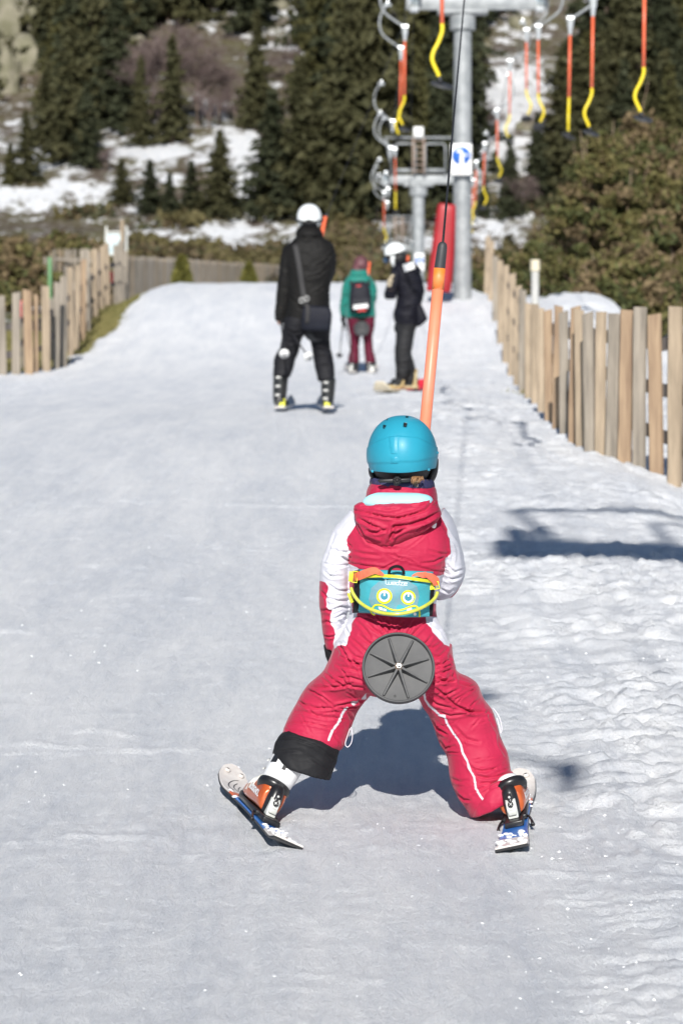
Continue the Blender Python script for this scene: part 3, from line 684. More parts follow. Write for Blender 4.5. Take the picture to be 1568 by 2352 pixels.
# bushes that can be told apart
bushm = [[mat('bush_olive', (.075, .075, .018), .8, (.13, .11, .035), 1.6), mat('bush_brown', (.12, .085, .042), .85, (.18, .13, .066), 1.6), mat('bush_green', (.045, .055, .014), .8, (.085, .09, .024), 1.6)]]
branchm = mat('bush_branch', (.19, .13, .085), .9, (.28, .21, .15), 5)
def bush(X, Y, w, h, dens, size, lab, mixp=(.5, .25, .25), seed=0, group=None, bz=None, name='bush', branches=14):
    rng = np.random.default_rng(700 + seed); z = gz(X, Y) if bz is None else bz; r = empty(name, (X, Y, z - .05), lab, 'bush', group)
    nb = branches; C = []; mi = []; g = G()
    ncl = int(nb * 5)
    for i in range(ncl):
        q = rng.uniform(0, 6.28); f = rng.random() ** .5; hz = rng.uniform(.08, 1); rad = w / 2 * f * math.sqrt(max(.05, 1 - (hz * .95) ** 4)); c = np.array([X + rad * math.cos(q), Y + rad * math.sin(q) * .8, z + h * hz * (1 - .25 * f * f)])
        m = int(dens / ncl); s = w / nb ** .5 * .25 * rng.uniform(.6, 1.3); pts = c + rng.normal(size=(m, 3)) * np.array([s, s, s * .6]); pts[:, 2] = np.maximum(pts[:, 2], z); C.append(pts)
        kk = rng.choice(3, p=mixp); mi.append(np.where(rng.random(m) < .75, kk, rng.integers(0, 3, m)))
        if i < nb:
            e = Vector(c); a = Vector((X + rng.normal() * .1 * w, Y + rng.normal() * .08 * w, z - .1)); mid = (a + e) / 2 + Vector((rng.normal() * .1 * w, 0, .05 * h)); g.tube([a, mid, e, e + (e - mid) * .35 + Vector((0, 0, .1))], [.035, .025, .015, .004], 5, sub=2)
    C = np.concatenate(C); V, Fc = rquads(C, size, rng, -.2, 1.9); me = fastmesh('foliage', V - np.array(r.location), Fc, bushm[0], np.concatenate(mi)); obj_inst('foliage', me, r); g.build('branches', branchm, r); return r
def bush_px(px, by, ty, wpx, Y, *a, **k):
    b = P(px, by, Y); t = P(px, ty, Y); w = wpx * Y / F; z = gz(b.x, Y); return bush(b.x, Y, w, t.z - z, *a, bz=z, **k)
bush_px(1480, 720, 262, 330, 62, 60000, .075, 'huge olive and brown juniper thicket filling the right edge above the fence', mixp=(.34, .50, .16), seed=1, branches=34)
bush_px(1375, 720, 300, 230, 60, 36000, .075, 'tall olive juniper left of the huge thicket', mixp=(.5, .2, .3), seed=2, branches=26)
bush_px(1330, 720, 440, 150, 64, 20000, .09, 'dark green juniper beside the tall olive one', mixp=(.2, .15, .65), seed=3, branches=22)
bush_px(1235, 705, 545, 150, 70, 15000, .09, 'dense green bush behind the far end of the right fence', mixp=(.3, .05, .65), seed=4, branches=18)
bush_px(1165, 690, 585, 100, 72, 6000, .11, 'low green bush just behind the right fence top', mixp=(.3, .1, .6), seed=5, branches=12)
bush_px(1095, 690, 590, 80, 80, 3500, .11, 'small green bush right of the big pylon foot', mixp=(.4, .1, .5), seed=6, branches=10)
bush_px(1590, 730, 380, 260, 56, 24000, .09, 'brown twiggy juniper cut by the right frame edge', mixp=(.25, .6, .15), seed=7, branches=26)
bush_px(1450, 720, 560, 300, 55, 18000, .085, 'lower brown bush along the foot of the thicket', mixp=(.4, .4, .2), seed=8, branches=24)
bush_px(20, 700, 545, 230, 90, 9000, .13, 'brown and olive bush mass at the left frame edge above the fence', mixp=(.35, .6, .05), seed=9, branches=18)
bush_px(150, 640, 535, 200, 104, 7000, .14, 'brown bush behind the weathered picket fence', mixp=(.35, .6, .05), seed=10, branches=16)
bush_px(-20, 735, 655, 120, 60, 4000, .09, 'low olive bush behind the first boards of the left fence', mixp=(.7, .1, .2), seed=11, branches=10)
# clipped conical evergreens standing at the crossing fence
def cone_shrub(px, Y, by, ty, w, lab, seed):
    rng = np.random.default_rng(seed); b = P(px, by, Y); t = P(px, ty, Y); z = b.z; h = t.z - z; w = w * Y / F; n = 2600
    hz = rng.random(n) ** 1.2; q = rng.uniform(0, 6.28, n); rad = w / 2 * (1 - hz ** 2.2 * .85) * rng.uniform(.5, 1.05, n); C = np.stack([b.x + rad * np.cos(q), Y + rad * np.sin(q), z + h * hz], 1)
    r = empty('conical_evergreen', (b.x, Y, z), lab, 'shrub'); V, Fc = rquads(C, .13, rng, -.3, 1.8); me = fastmesh('foliage', V - np.array(r.location), Fc, [mat('evergreen', (.085, .085, .012), .8, (.13, .12, .02), 4)]); obj_inst('foliage', me, r)
    g = G(); g.tube([(b.x, Y, z - .4), (b.x, Y, z + h * .6)], .04, 6); g.build('trunk', bark, r)
cone_shrub(418, 84, 668, 590, 42, 'larger olive evergreen in front of the crossing fence', 1)
cone_shrub(572, 92, 665, 608, 32, 'smaller olive evergreen in front of the crossing fence', 2)
# grass growing where the snow has melted along the left fence and at the right fence
def grass():
    rng = np.random.default_rng(3); n = 60000; Y = rng.uniform(38, 74, n); X = rng.uniform(-5.9, -3.7, n); cv = cover_near(X, Y); k = cv < .5 + .08 * rng.normal(size=n); X, Y = X[k], Y[k]
    X2 = np.concatenate([2.12 + rng.normal(size=240) * .13, 2.02 + rng.normal(size=40) * .05]); Y2 = np.concatenate([34.3 + rng.normal(size=240) * .4, 30.8 + rng.normal(size=40) * .2]); X = np.concatenate([X, X2]); Y = np.concatenate([Y, Y2])
    n = len(X); Z = terr(X, Y) - .06; h = rng.uniform(.04, .13, n); a = rng.uniform(0, 6.28, n); w = .012; dx = np.cos(a) * w; dy = np.sin(a) * w; lx = rng.normal(size=n) * .04
    V = np.stack([np.stack([X - dx, Y - dy, Z], 1), np.stack([X + dx, Y + dy, Z], 1), np.stack([X + lx + dx * .3, Y + dy * .3, Z + h], 1), np.stack([X + lx - dx * .3, Y - dy * .3, Z + h], 1)], 1).reshape(-1, 3)
    me = fastmesh('grass', V, np.arange(4 * n).reshape(-1, 4), [mat('grass_blades', (.13, .125, .035), .8, (.22, .19, .07), 1.5)]); o = bpy.data.objects.new('grass', me); COL.objects.link(o); tag(o, 'short olive grass where the snow has melted along the fences', 'grass', None, 'stuff')
grass()
# ================================================================== drag lift
galv = mat('galvanised_steel', (.25, .265, .275), .55, (.35, .365, .375), 5, metal=.2, bump=.1, bscale=30)
galv2 = mat('bright_galvanised', (.72, .75, .77), .28, metal=.7)
steel_d = mat('dark_steel', (.05, .05, .055), .5, metal=.6)
orange = mat('orange_tube', (.82, .16, .075), .38, (.76, .14, .06), 12, spec=.5)
yellow = mat('yellow_tube', (.80, .62, .02), .38)
rubber = mat('black_rubber', (.035, .036, .04), .55, (.055, .056, .06), 14)
whitep = mat('white_paint', (.80, .80, .79), .45)
bluep = mat('sign_blue', (.03, .14, .52), .4)
redp = mat('sign_red', (.75, .05, .03), .4)
def zc(Y): return float(np.interp(Y, [-10, 5.5, 30, 55, 92, 120], [6.3, 6.85, 7.6, 9.05, 9.1, 9.6]))
def xl(Y): return float(np.interp(Y, [-10, 30, 55, 92, 120], [.80, .95, 1.15, 1.5, 1.75]))
def xr(Y): return float(np.interp(Y, [-10, 30, 55, 92, 120], [3.1, 3.35, 3.62, 4.05, 4.3]))
for nm, f, lab in (('tow_cable', xl, 'thin steel haul cable over the left row of tow bars'), ('tow_cable', xr, 'thin steel haul cable over the right row of tow bars')):
    g = G(); Ys_ = np.linspace(-10, 118, 60); g.tube([(f(y), y, zc(y)) for y in Ys_], .005, 6); o = g.build(nm, steel_d, origin=(f(0), 0, zc(0))); tag(o, lab, 'cable')
def hanger_proto(side):
    """side -1: spring bows out to the left of the housing (uphill row)"""
    r = empty('tow_bar', (0, 0, 0)); jx = .27 * -side * 1.0
    g = G(); g.box((0, 0, -.02), (.05, .16, .07)); g.tube([(0, -.09, .0), (0, .09, 0)], .032, 10); g.tube([(-.07, 0, -.04), (.07, 0, -.04)], .028, 10); g.build('cable_clamp', galv2, r, bevel=.006)
    g = G(); s = side
    pts = [(0, 0, -.04), (s * .10, 0, -.17), (s * .15, 0, -.38), (s * .09, 0, -.60), (jx * .5, 0, -.78), (jx, 0, -.86)]
    g.tube(pts, .019, 8, sub=5); g.build('spring_arm', galv, r)
    low = bpy.data.objects.new('tmp', None)
    def part(name, g, m, **k):
        o = g.build(name, m, r, **k); o.location = (jx, 0, -.86); return o
    g = G(); g.tube([(-.05, 0, 0), (.05, 0, 0)], .05, 12); g.tube([(0, 0, .03), (0, 0, -.10), (0, 0, -.13), (0, 0, -.24)], [.045, .05, .038, .022], 12); part('spring_housing', g, galv2, auto=40)
    g = G(); g.tube([(0, 0, -.22), (0, 0, -1.16)], .0185, 14); part('pole', g, orange)
    g = G(); g.tube([(0, 0, -1.15), (0, 0, -1.22), (-.035, 0, -1.32), (-.085, 0, -1.42), (-.09, 0, -1.5), (-.045, 0, -1.6), (-.03, 0, -1.64)], .0195, 12, sub=4); part('lower_tube', g, yellow)
    g = G(); g.tube([(-.032, 0, -1.63), (-.012, 0, -1.70)], [.016, .02], 8); n = Vector((.2, -.42, 1)).normalized(); c = Vector((0, 0, -1.72)); g.disc(c, n, .106, .012, 28)
    a = n.orthogonal().normalized(); b = n.cross(a)
    for k in range(8):
        q = k * math.pi / 4; dd = a * math.cos(q) + b * math.sin(q); g.tube([c - n * .005, c + dd * .1 - n * .010], [.012, .006], 5)
    g.tube([c + (a * math.cos(t) + b * math.sin(t)) * .105 for t in np.linspace(0, 6.283, 28)], .008, 6); part('seat_disc', g, rubber)
    return r
PL = hanger_proto(-1); PR = hanger_proto(1)
HG = [('L', 16.4, 2.6, 'tow bar hanging over the piste between the child and the camera side pylon', -.35), ('L', 28.6, 0.1, 'nearest tow bar hanging left of the big pylon, with its black disc tilted', None),
      ('L', 51.6, .1, 'second tow bar left of the big pylon, orange pole upright', None), ('L', 58.5, .4, 'tow bar close behind the second one on the left', None), ('L', 83, 1.5, 'tow bar with a straight yellow end beside the second pylon', None),
      ('L', 100, 3.3, 'lowest tow bar on the left, small and near the boarder', None), ('R', 34, 0, 'rightmost and nearest tow bar of the right row', None), ('R', 39, .2, 'second tow bar from the right edge', None),
      ('R', 45, 1.45, 'tow bar of the right row with a straight yellow end', None), ('R', 52.5, 3.0, 'fourth tow bar from the right edge, its hook bowed right', None), ('R', 59.5, 2.7, 'thin tow bar beside the fourth one, against snow', None),
      ('R', 66, .3, 'tow bar against the snowy gully', None), ('R', 75, 2.9, 'tow bar ending over the dark narrow conifer', None), ('R', 82, 3.2, 'tow bar just right of the square sign', None), ('R', 89, .4, 'tow bar just right of the big pylon foot', None), ('R', 95, .9, 'small tow bar peeping past the big pylon foot', None), ('R', 101, .9, 'last and lowest tow bar of the right row', None)]
AIM = {('L', 2.9): 'xyz', ('L', 28.6): (1013, 197), ('L', 51.6): (930, 297), ('L', 58.5): (922, 318), ('L', 83): (905, 488), ('L', 100): (882, 562), ('R', 34): (1480, 274), ('R', 39): (1362, 307), ('R', 45): (1310, 313), ('R', 52.5): (1234, 292), ('R', 59.5): (1207, 273), ('R', 66): (1170, 324), ('R', 75): (1139, 415), ('R', 82): (1113, 478), ('R', 89): (1094, 508), ('R', 95): (1086, 540), ('R', 101): (1080, 572)}
first = {'L': True, 'R': True}
for s, Y, rz, lab, up in HG:
    p0 = PL if s == 'L' else PR; o = p0 if first[s] else copy_tree(p0); first[s] = False
    sd = -1 if s == 'L' else 1; jx = -sd * .27
    if Y == 2.9: o.location = (.40 - jx, .15, 6.1 + 2.58)
    elif (s, Y) in AIM:
        t = P(*AIM[(s, Y)], Y); top = t.z + 2.58
        o.location = (t.x - jx, Y, top)
    else: o.location = (xl(Y) - .0, Y, zc(Y) - .2)
    for c in o.children:
        if c.name.split('.')[0] in ('lower_tube', 'seat_disc'): c.rotation_euler = (0, 0, rz)
    dz = (zc(Y) - o.location.z); dx = (xl(Y) if s == 'L' else xr(Y)) - o.location.x
    # short tether up to the haul cable
    g = G(); g.tube([tuple(o.location), (o.location.x + dx, Y, zc(Y))], .009, 5); 
    g.build('tether', steel_d, o)
    # tilt a little, each its own way
    o.rotation_euler = (random.uniform(-.03, .03), random.uniform(-.02, .02), 0)
    tag(o, lab, 'tow bar', 'tow bars hanging from the drag lift')
for Y_, px_, lab in ((.66, 0, 'spring arm of the tow line directly above the camera'), (68, 903, 'spring arm of a tow bar in use, uppermost of the left row'), (75, 899, 'spring arm of a tow bar in use, second of the left row'), (89, 893, 'spring arm of a tow bar in use beside the second pylon'), (96, 890, 'spring arm of a tow bar in use below the second pylon arm')):
    o = copy_tree(PL)
    for ch in list(o.children):
        if ch.name.split('.')[0] in ('pole', 'lower_tube', 'seat_disc', 'tether'): bpy.data.objects.remove(ch)
    t = P(px_, 100, Y_) if px_ else Vector((.42, Y_, 0)); o.location = (t.x - .27, Y_, zc(Y_) if px_ else gz(.74, 9.66) + 5.2 + .96); tag(o, lab, 'tow bar', 'tow bars hanging from the drag lift')
    if not px_: continue
    g = G(); g.tube([(t.x, Y_, zc(Y_) - 1.1), (t.x - .15, Y_ - 9, zc(Y_ - 9) - 2.9)], .004, 5); g.build('rope', steel_d, o)
def pylon(X, Y, zt, r0, lab, arms=(1.15, 3.6), sign=None, rails=True, lamp=False, zb=None, armh=.26):
    zb = gz(X, Y) - .3 if zb is None else zb; root = empty('lift_pylon', (X, Y, gz(X, Y)), lab, 'pylon')
    g = G(); g.tube([(X - .0, Y, zb), (X, Y, zt - .35)], [r0 * 1.02, r0 * .95], 28); g.tube([(X, Y, zt - .62), (X, Y, zt - .36)], r0 * 1.38, 24); g.build('mast', galv, root, auto=40)
    a, b = arms; g = G(); g.box(((a + b) / 2, Y, zt - .13), (b - a + .3, .22, armh)); g.box(((a + b) / 2, Y - .13, zt - .13 - armh / 2), (b - a + .3, .05, .04)); g.box((X, Y, zt - .31), (.9, .4, .07)); g.build('crossarm', galv, root, bevel=.02)
    for x in (a, b):
        g = G(); g.box((x, Y, zt + .03), (.12, 1.1, .10)); g.box((x, Y - .02, zt - .12), (.16, .28, .36))
        g.build('sheave_beam', galv2, root, bevel=.02)
        for k in (-.4, -.14, .14, .4):
            g = G(); g.disc((x + .1, Y + k, zt + .05), (1, 0, 0), .12, .05, 20); g.build('sheave_wheel', steel_d, root)
    if rails:
        hw = 1.0
        g = G(); T = zt + 1.1
        g.box(((a + b) / 2, Y - .2, T), (b - a + .1, .06, .06))
        for x in (a, b): g.tube([(x, Y - .2, T), (x + (.22 if x == a else -.22), Y - .2, zt)], .03, 6)
        for c in ((a + X) / 2 + .1, (b + X) / 2 - .1):
            w = .3; g.tube([(c - w, Y - .25, zt), (c - w, Y - .25, T - .25), (c - w + .06, Y - .25, T - .18), (c + w - .06, Y - .25, T - .18), (c + w, Y - .25, T - .25), (c + w, Y - .25, zt)], .028, 6)
            g.box((c, Y - .25, zt + .12), (2 * w, .03, .1))
        g.build('railing', galv, root)
        g = G()
        for x in (-.16, .16): g.box((X + x, Y - .3, (zt + T) / 2), (.05, .04, T - zt))
        for k in range(6): g.box((X, Y - .3, zt + .1 + k * .18), (.3, .03, .03))
        g.build('ladder', mat('worn_ladder', (.33, .25, .2), .7), root)
    if lamp:
        g = G(); g.box((X, Y - .1, zt + 1.28), (.3, .2, .3)); g.build('lamp_box', whitep, root, bevel=.03)
    return root
def dirsign(px0, py0, px1, py1, Y, parent=None, lab=None):
    a = P(px0, py0, Y); b = P(px1, py1, Y); W = b.x - a.x; H = a.z - b.z; c = Vector(((a.x + b.x) / 2, Y, (a.z + b.z) / 2)); r = empty('sign', (c.x, Y, b.z), lab, 'sign')
    g = G(); g.box(c, (W, .03, H)); g.build('board', whitep, r, bevel=.012)
    g = G(); cc = c + Vector((0, -.018, H * .11)); g.disc(cc, (0, 1, 0), W * .43, .006, 40); g.build('blue_disc', bluep, r)
    g = G(); y = -.024; s = W * .43
    def q(x, z): return cc + Vector((x * s, y, z * s))
    g.prism([q(-.05, .42), q(.22, .42), q(.25, -.2), q(.3, -1.05), q(-.2, -1.05), q(-.12, -.2)], (0, .004, 0)); g.prism([q(-.62, .42), q(-.3, .72), q(.05, .7), q(.1, .40), q(-.3, .36)], (0, .0035, 0)); g.prism([q(.48, .25), q(.7, .1), q(.6, -.1), q(.36, .05)], (0, .003, 0)); g.build('arrow', whitep, r, smooth=False)
    g = G(); g.box(c + Vector((-.02, -.018, -H * .37)), (W * .1, .008, H * .11)); g.build('red_mark', redp, r)
    g = G(); g.tube([c + Vector((0, .02, 0)), c + Vector((0, .14, 0))], .03, 8); g.build('bracket', galv, r)
pylon(2.17, 55, P(1070, 8, 55).z + .15, .165, 'tall grey lift pylon with the square blue arrow sign on its mast', (1.30, 3.55), rails=False)
pylon(P(960, 430, 92).x, 92, P(960, 402, 92).z, .19, 'second lift pylon with railings and a white lamp box, left of the big one', (P(885, 400, 92).x, P(1052, 400, 92).x), lamp=True)
pylon(P(915, 540, 125).x, 125, P(915, 560, 125).z, .17, 'small far lift pylon behind the boarder', (P(885, 560, 125).x, P(945, 560, 125).x))
pylon(2.45, 5.5, 6.85, .16, 'lift pylon standing beside the camera, outside the right of the picture', (.56, 3.1), rails=True, armh=.36)
dirsign(1034, 330, 1083, 402, 54.7, None, 'square white sign with a blue disc and white arrow on the big pylon')
dirsign(952, 582, 974, 622, 88, None, 'small white and blue arrow sign half hidden behind the boarder')
# red crash pads at the foot of the big pylon
redm = mat('pad_red', (.33, .005, .012), .5, (.27, .005, .010), 3, bump=.3, bscale=4, bdist=.02)
g = G(); g.pxloft(54.2, [(1007, 467, 1045, 471, 0, .10), (1003, 480, 1046, 482, 0, .13), (996, 530, 1045, 530, 0, .14), (989, 580, 1043, 580, 0, .14), (984, 620, 1040, 622, 0, .14), (980, 655, 1036, 658, 0, .14), (979, 668, 1034, 672, 0, .12)], 4, 24, 4)
o = g.build('crash_pad', redm, origin=tuple(P(1008, 668, 54.2))); tag(o, 'tall red crash pad leaning in front of the big pylon', 'crash pad')
g = G(); g.pxloft(60, [(1060, 480, 1077, 484, 0, .1), (1058, 540, 1076, 540, 0, .12), (1056, 600, 1072, 600, 0, .12), (1052, 640, 1068, 640, 0, .12)], 3, 18, 3.5)
o = g.build('crash_pad', redm, origin=tuple(P(1060, 640, 60))); tag(o, 'second red crash pad mostly hidden behind the big pylon mast', 'crash pad')
g = G(); g.box(P(968, 596, 86), (.22, .1, .22)); 
# ================================================================== the child
YC = 9.0
pink = (.40, .010, .050)
def cloth(name, col, attr=None, attrcol=None, col2=None, rough=.62, bump=.35):
    return mat(name, col, rough, col2 or tuple(min(1, c * 1.1 + .004) for c in col), 7, .35, .7, bump=bump, bscale=26, bdist=.006, attr=attr, attrcol=attrcol, crease=.13, spec=.3 if max(col) > .1 else .15, sheen=.12 if max(col) > .1 else 0.)
suit_m = cloth('pink_white_shell', pink, 'white', (.62, .62, .68))
pink_m = cloth('pink_shell', pink); blackcloth = cloth('black_shell', (.012, .012, .014), col2=(.02, .02, .022))
skin = mat('skin', (.62, .38, .28), .5, (.58, .33, .25), 8)
child = empty('person', (P(915, 1900, YC).x, YC, gz(.17, YC)), 'child in pink and white snow suit and turquoise helmet skiing away, legs wide apart', 'person')
# --- body: one continuous figure inside the suit, with a face looking up the slope
def headbody(name, Y0, torso, limbs, head, parent, face=1, vox=.008, skinmat=None, look=0.):
    g = G()
    g.pxloft(Y0, torso, 3, 18)
    for l in limbs: g.pxloft(Y0, l, 3, 14)
    (hx, hy, hr, hyt) = head; c = P(hx, hy, Y0); k = Y0 / F * hr    # head half width in metres
    Rz = Matrix.Rotation(look, 3, 'Z')
    g.ell(c, (k * .86, k * 1.06, k * 1.22), 22, 16, Rz); g.ell(c + Rz @ Vector((0, k * .25, -k * .72)), (k * .62, k * .66, k * .55), 16, 12, Rz)
    f = lambda x, y, z: c + Rz @ Vector((x * k, y * k, z * k))
    g.ell(f(0, 1.16, -.22), (k * .13, k * .2, k * .2), 10, 8, Rz)
    for s in (-1, 1):
        g.ell(f(s * .9, .1, -.1), (k * .1, k * .2, k * .3), 10, 8, Rz); g.ell(f(s * .33, .93, .22), (k * .3, k * .12, k * .08), 10, 8, Rz)
        g.ell(f(s * .42, .86, -.3), (k * .25, k * .2, k * .2), 10, 8, Rz)
    g.ell(f(0, 1.0, -.62), (k * .28, k * .1, k * .07), 10, 8, Rz); g.ell(f(0, .93, -.98), (k * .22, k * .16, k * .15), 10, 8, Rz)
    o = g.build(name, skinmat or skin, parent, remesh=vox, smoothit=3)
    for s in (-1, 1):
        g = G(); g.ell(f(s * .33, .98, .06), (k * .13, k * .07, k * .09), 12, 8, Rz); g.build('eye', mat('eye_white', (.8, .8, .78), .2), o)
        g = G(); g.ell(f(s * .33, 1.045, .06), (k * .06, k * .02, k * .06), 10, 6, Rz); g.build('iris', mat('iris_brown', (.05, .025, .012), .2), o)
    g = G(); g.ell(f(0, 1.09, -.62), (k * .2, k * .03, k * .035), 12, 6, Rz); g.build('lips', mat('lip_pink', (.45, .15, .13), .5), o)
    return o
shr = lambda st, f=.86, e=0: [((a + c) / 2 + (a - c) / 2 * f, (b + d_) / 2 + (b - d_) / 2 * f, (a + c) / 2 - (a - c) / 2 * f, (b + d_) / 2 - (b - d_) / 2 * f, e_, r * f) for a, b, c, d_, e_, r in st]
TORSO = [(852, 1112, 994, 1116, .01, .06), (846, 1122, 1000, 1124, .01, .085), (842, 1142, 1003, 1144, .01, .095), (838, 1160, 1004, 1160, .01, .10), (812, 1176, 1012, 1174, .01, .105), (786, 1196, 1028, 1194, .01, .11), (784, 1225, 1038, 1222, 0, .125), (792, 1265, 1036, 1262, 0, .13),
         (800, 1300, 1022, 1300, 0, .125), (805, 1350, 1006, 1350, 0, .122), (805, 1400, 1000, 1400, 0, .122), (798, 1425, 1004, 1422, 0, .128), (784, 1452, 1018, 1448, 0, .138), (768, 1484, 1030, 1480, 0, .148), (764, 1515, 1037, 1512, 0, .15), (768, 1550, 1040, 1545, .0, .145), (800, 1578, 1032, 1576, .01, .12), (850, 1596, 972, 1598, .01, .07)]
LLEG = [(772, 1470, 905, 1560, 0, .13), (758, 1508, 890, 1586, 0, .135), (740, 1545, 872, 1590, .01, .125), (712, 1570, 858, 1590, .02, .12), (694, 1592, 846, 1600, .03, .112), (676, 1625, 828, 1622, .035, .105), (662, 1650, 812, 1652, .03, .098), (653, 1672, 800, 1688, .02, .094), (648, 1690, 790, 1712, .01, .09), (650, 1700, 780, 1722, .01, .07)]
RLEG = [(1036, 1478, 920, 1570, 0, .13), (1041, 1512, 938, 1590, 0, .13), (1050, 1542, 950, 1597, .0, .125), (1080, 1557, 960, 1602, .01, .12), (1098, 1574, 972, 1625, .02, .115), (1111, 1608, 985, 1647, .03, .108), (1134, 1638, 998, 1675, .035, .104), (1146, 1688, 1010, 1708, .03, .098), (1164, 1729, 1026, 1738, .02, .095), (1173, 1772, 1034, 1788, .01, .095), (1184, 1800, 1048, 1828, .0, .098), (1190, 1815, 1066, 1852, -.005, .10), (1189, 1822, 1080, 1874, -.01, .098)]
LARM = [(806, 1168, 836, 1250, .0, .07), (782, 1196, 832, 1262, 0, .075), (762, 1222, 822, 1275, .0, .075), (748, 1262, 808, 1290, .0, .072), (737, 1300, 802, 1318, .0, .068), (734, 1340, 801, 1350, .01, .066), (733, 1382, 800, 1392, .02, .062), (737, 1418, 792, 1426, .03, .056), (742, 1452, 782, 1458, .04, .05), (748, 1484, 774, 1485, .05, .042), (749, 1490, 773, 1491, .05, .038)]
RARM = [(1018, 1165, 990, 1255, 0, .07), (1038, 1192, 1000, 1268, 0, .075), (1050, 1222, 1006, 1285, .0, .075), (1060, 1262, 1010, 1300, .01, .072), (1067, 1300, 1012, 1322, .02, .07), (1062, 1332, 1006, 1345, .04, .068), (1048, 1358, 1000, 1365, .07, .064), (1030, 1372, 996, 1378, .12, .056), (1000, 1360, 975, 1370, .18, .046), (965, 1345, 940, 1352, .24, .038)]
LHAND = [(750, 1480, 772, 1481, .05, .026), (752, 1492, 772, 1493, .052, .024), (756, 1504, 774, 1504, .054, .022), (760, 1516, 774, 1515, .056, .018)]
headbody('body', YC, shr([(898, 1085, 948, 1085, .01, .035), (895, 1105, 950, 1105, .01, .04)] + TORSO[2:]), [shr(LLEG[:-1] + [(665, 1735, 735, 1765, .0, .045)]), shr(RLEG[:-1]), shr(LARM) + shr(LHAND, .8), shr(RARM)], (925, 1035, 66, 0), child)
# --- suit
g = G(); g.pxloft(YC, TORSO, 4, 44, 2.6)
for l in (LLEG, RLEG): g.pxloft(YC, l, 4, 36, 2.2)
for l in (LARM, RARM): g.pxloft(YC, l, 4, 32, 2.1)
suit = g.build('snow_suit', suit_m, child, remesh=.0042, smoothit=5)
OFF = child.location
me = suit.data
V = verts(me) + np.array(OFF); px, py = proj(V)
WH = [M(c1, (470, 770), (468, 800), (478, 870), (445, 920), (412, 970), (415, 1010), (440, 1060), (425, 1100), (420, 1130), (450, 1150), (490, 1165), (505, 1182), (440, 1195), (430, 1300), (445, 1400), (455, 1480), (400, 1510), (360, 1560), (333, 1640), (322, 1590), (300, 1560), (298, 1500), (310, 1470), (275, 1440), (270, 1390), (285, 1300), (262, 1270), (235, 1262), (180, 1262), (180, 800), (400, 700)),
      M(c1, (1040, 760), (1062, 800), (1108, 900), (1125, 980), (1136, 1040), (1130, 1075), (1092, 1100), (1092, 1160), (1085, 1210), (1060, 1222), (1000, 1230), (1000, 1420), (1080, 1420), (1140, 1366), (1190, 1310), (1222, 1255), (1300, 1255), (1300, 760)),
      M(c1, (345, 1500), (400, 1492), (492, 1478), (478, 1520), (448, 1560), (446, 1610), (430, 1650), (412, 1718), (370, 1708), (330, 1735), (320, 1690), (330, 1630), (350, 1560)),
      M(c1, (962, 1506), (1085, 1518), (1112, 1600), (1130, 1650), (1125, 1720), (1085, 1702), (1040, 1650), (1008, 1620), (995, 1590), (962, 1560))]
# white piping down the back of each leg
def stripe(pl, w): 
    a = np.array(pl, float); t = np.gradient(a, axis=0); n = np.stack([-t[:, 1], t[:, 0]], 1); n /= np.linalg.norm(n, axis=1)[:, None] + 1e-9
    return [tuple(q) for q in a + n * w] + [tuple(q) for q in (a - n * w)[::-1]]
PIPE_R = M(c3, (325, 375), (338, 440), (375, 500), (430, 545), (468, 582), (510, 590), (530, 650), (580, 730), (630, 800), (655, 850), (670, 920), (710, 990), (730, 1060), (775, 1140), (790, 1240), (830, 1310), (895, 1395))
PIPE_L1 = M(c2, (1200, 145), (1195, 175), (1140, 200), (1090, 220)); PIPE_L2 = M(c2, (1045, 245), (1010, 310), (985, 370), (935, 440), (910, 510))
sd = polysd(px, py, WH); 
for pl, w in ((PIPE_R, 2.4), (PIPE_L1, 1.8), (PIPE_L2, 2.6)):
    dd, _, _ = segdist(px, py, pl); sd = np.maximum(sd, np.where(V[:, 1] < YC + .03, (w - dd), -5))
setattr_(me, 'white', sd * .8)
noise_disp(me, .0020, .10, (1, 1, 1.3), 3)
FS = []
def S(f, w, d, *pts): FS.append((M(f, *pts), w, d))
# torso and arms (crop c1)
S(c1, 4, 3.5, (445, 1140), (560, 1160), (700, 1175)); S(c1, 5, 3, (470, 1060), (540, 1075), (640, 1085)); S(c1, 5, 3, (500, 900), (560, 990), (680, 1040), (760, 1040)); S(c1, 4, 3, (1090, 1090), (1020, 1130), (930, 1140)); S(c1, 4, 2.5, (860, 1150), (1000, 1190), (1075, 1200))
S(c1, 4, 3, (1128, 1075), (1060, 1070), (980, 1050)); S(c1, 5, 4, (300, 1040), (370, 1060), (440, 1060)); S(c1, 4, 4, (350, 990), (390, 1060), (440, 1100)); S(c1, 4, 3.5, (250, 1140), (330, 1160), (420, 1150)); S(c1, 4, 4, (360, 1080), (400, 1110), (430, 1120))
S(c1, 4, 4, (290, 1290), (350, 1330), (440, 1330)); S(c1, 4, 4, (280, 1380), (350, 1400), (440, 1395)); S(c1, 4, 4, (300, 1470), (370, 1440), (450, 1450)); S(c1, 4, 3.5, (320, 1530), (390, 1490), (450, 1490)); S(c1, 4, 3, (225, 1320), (270, 1370), (280, 1440)); S(c1, 4, 3.5, (230, 1470), (270, 1460), (310, 1480)); S(c1, 4, 3.5, (245, 1560), (270, 1540), (310, 1560)); S(c1, 3, 4, (245, 1640), (290, 1650), (330, 1645))
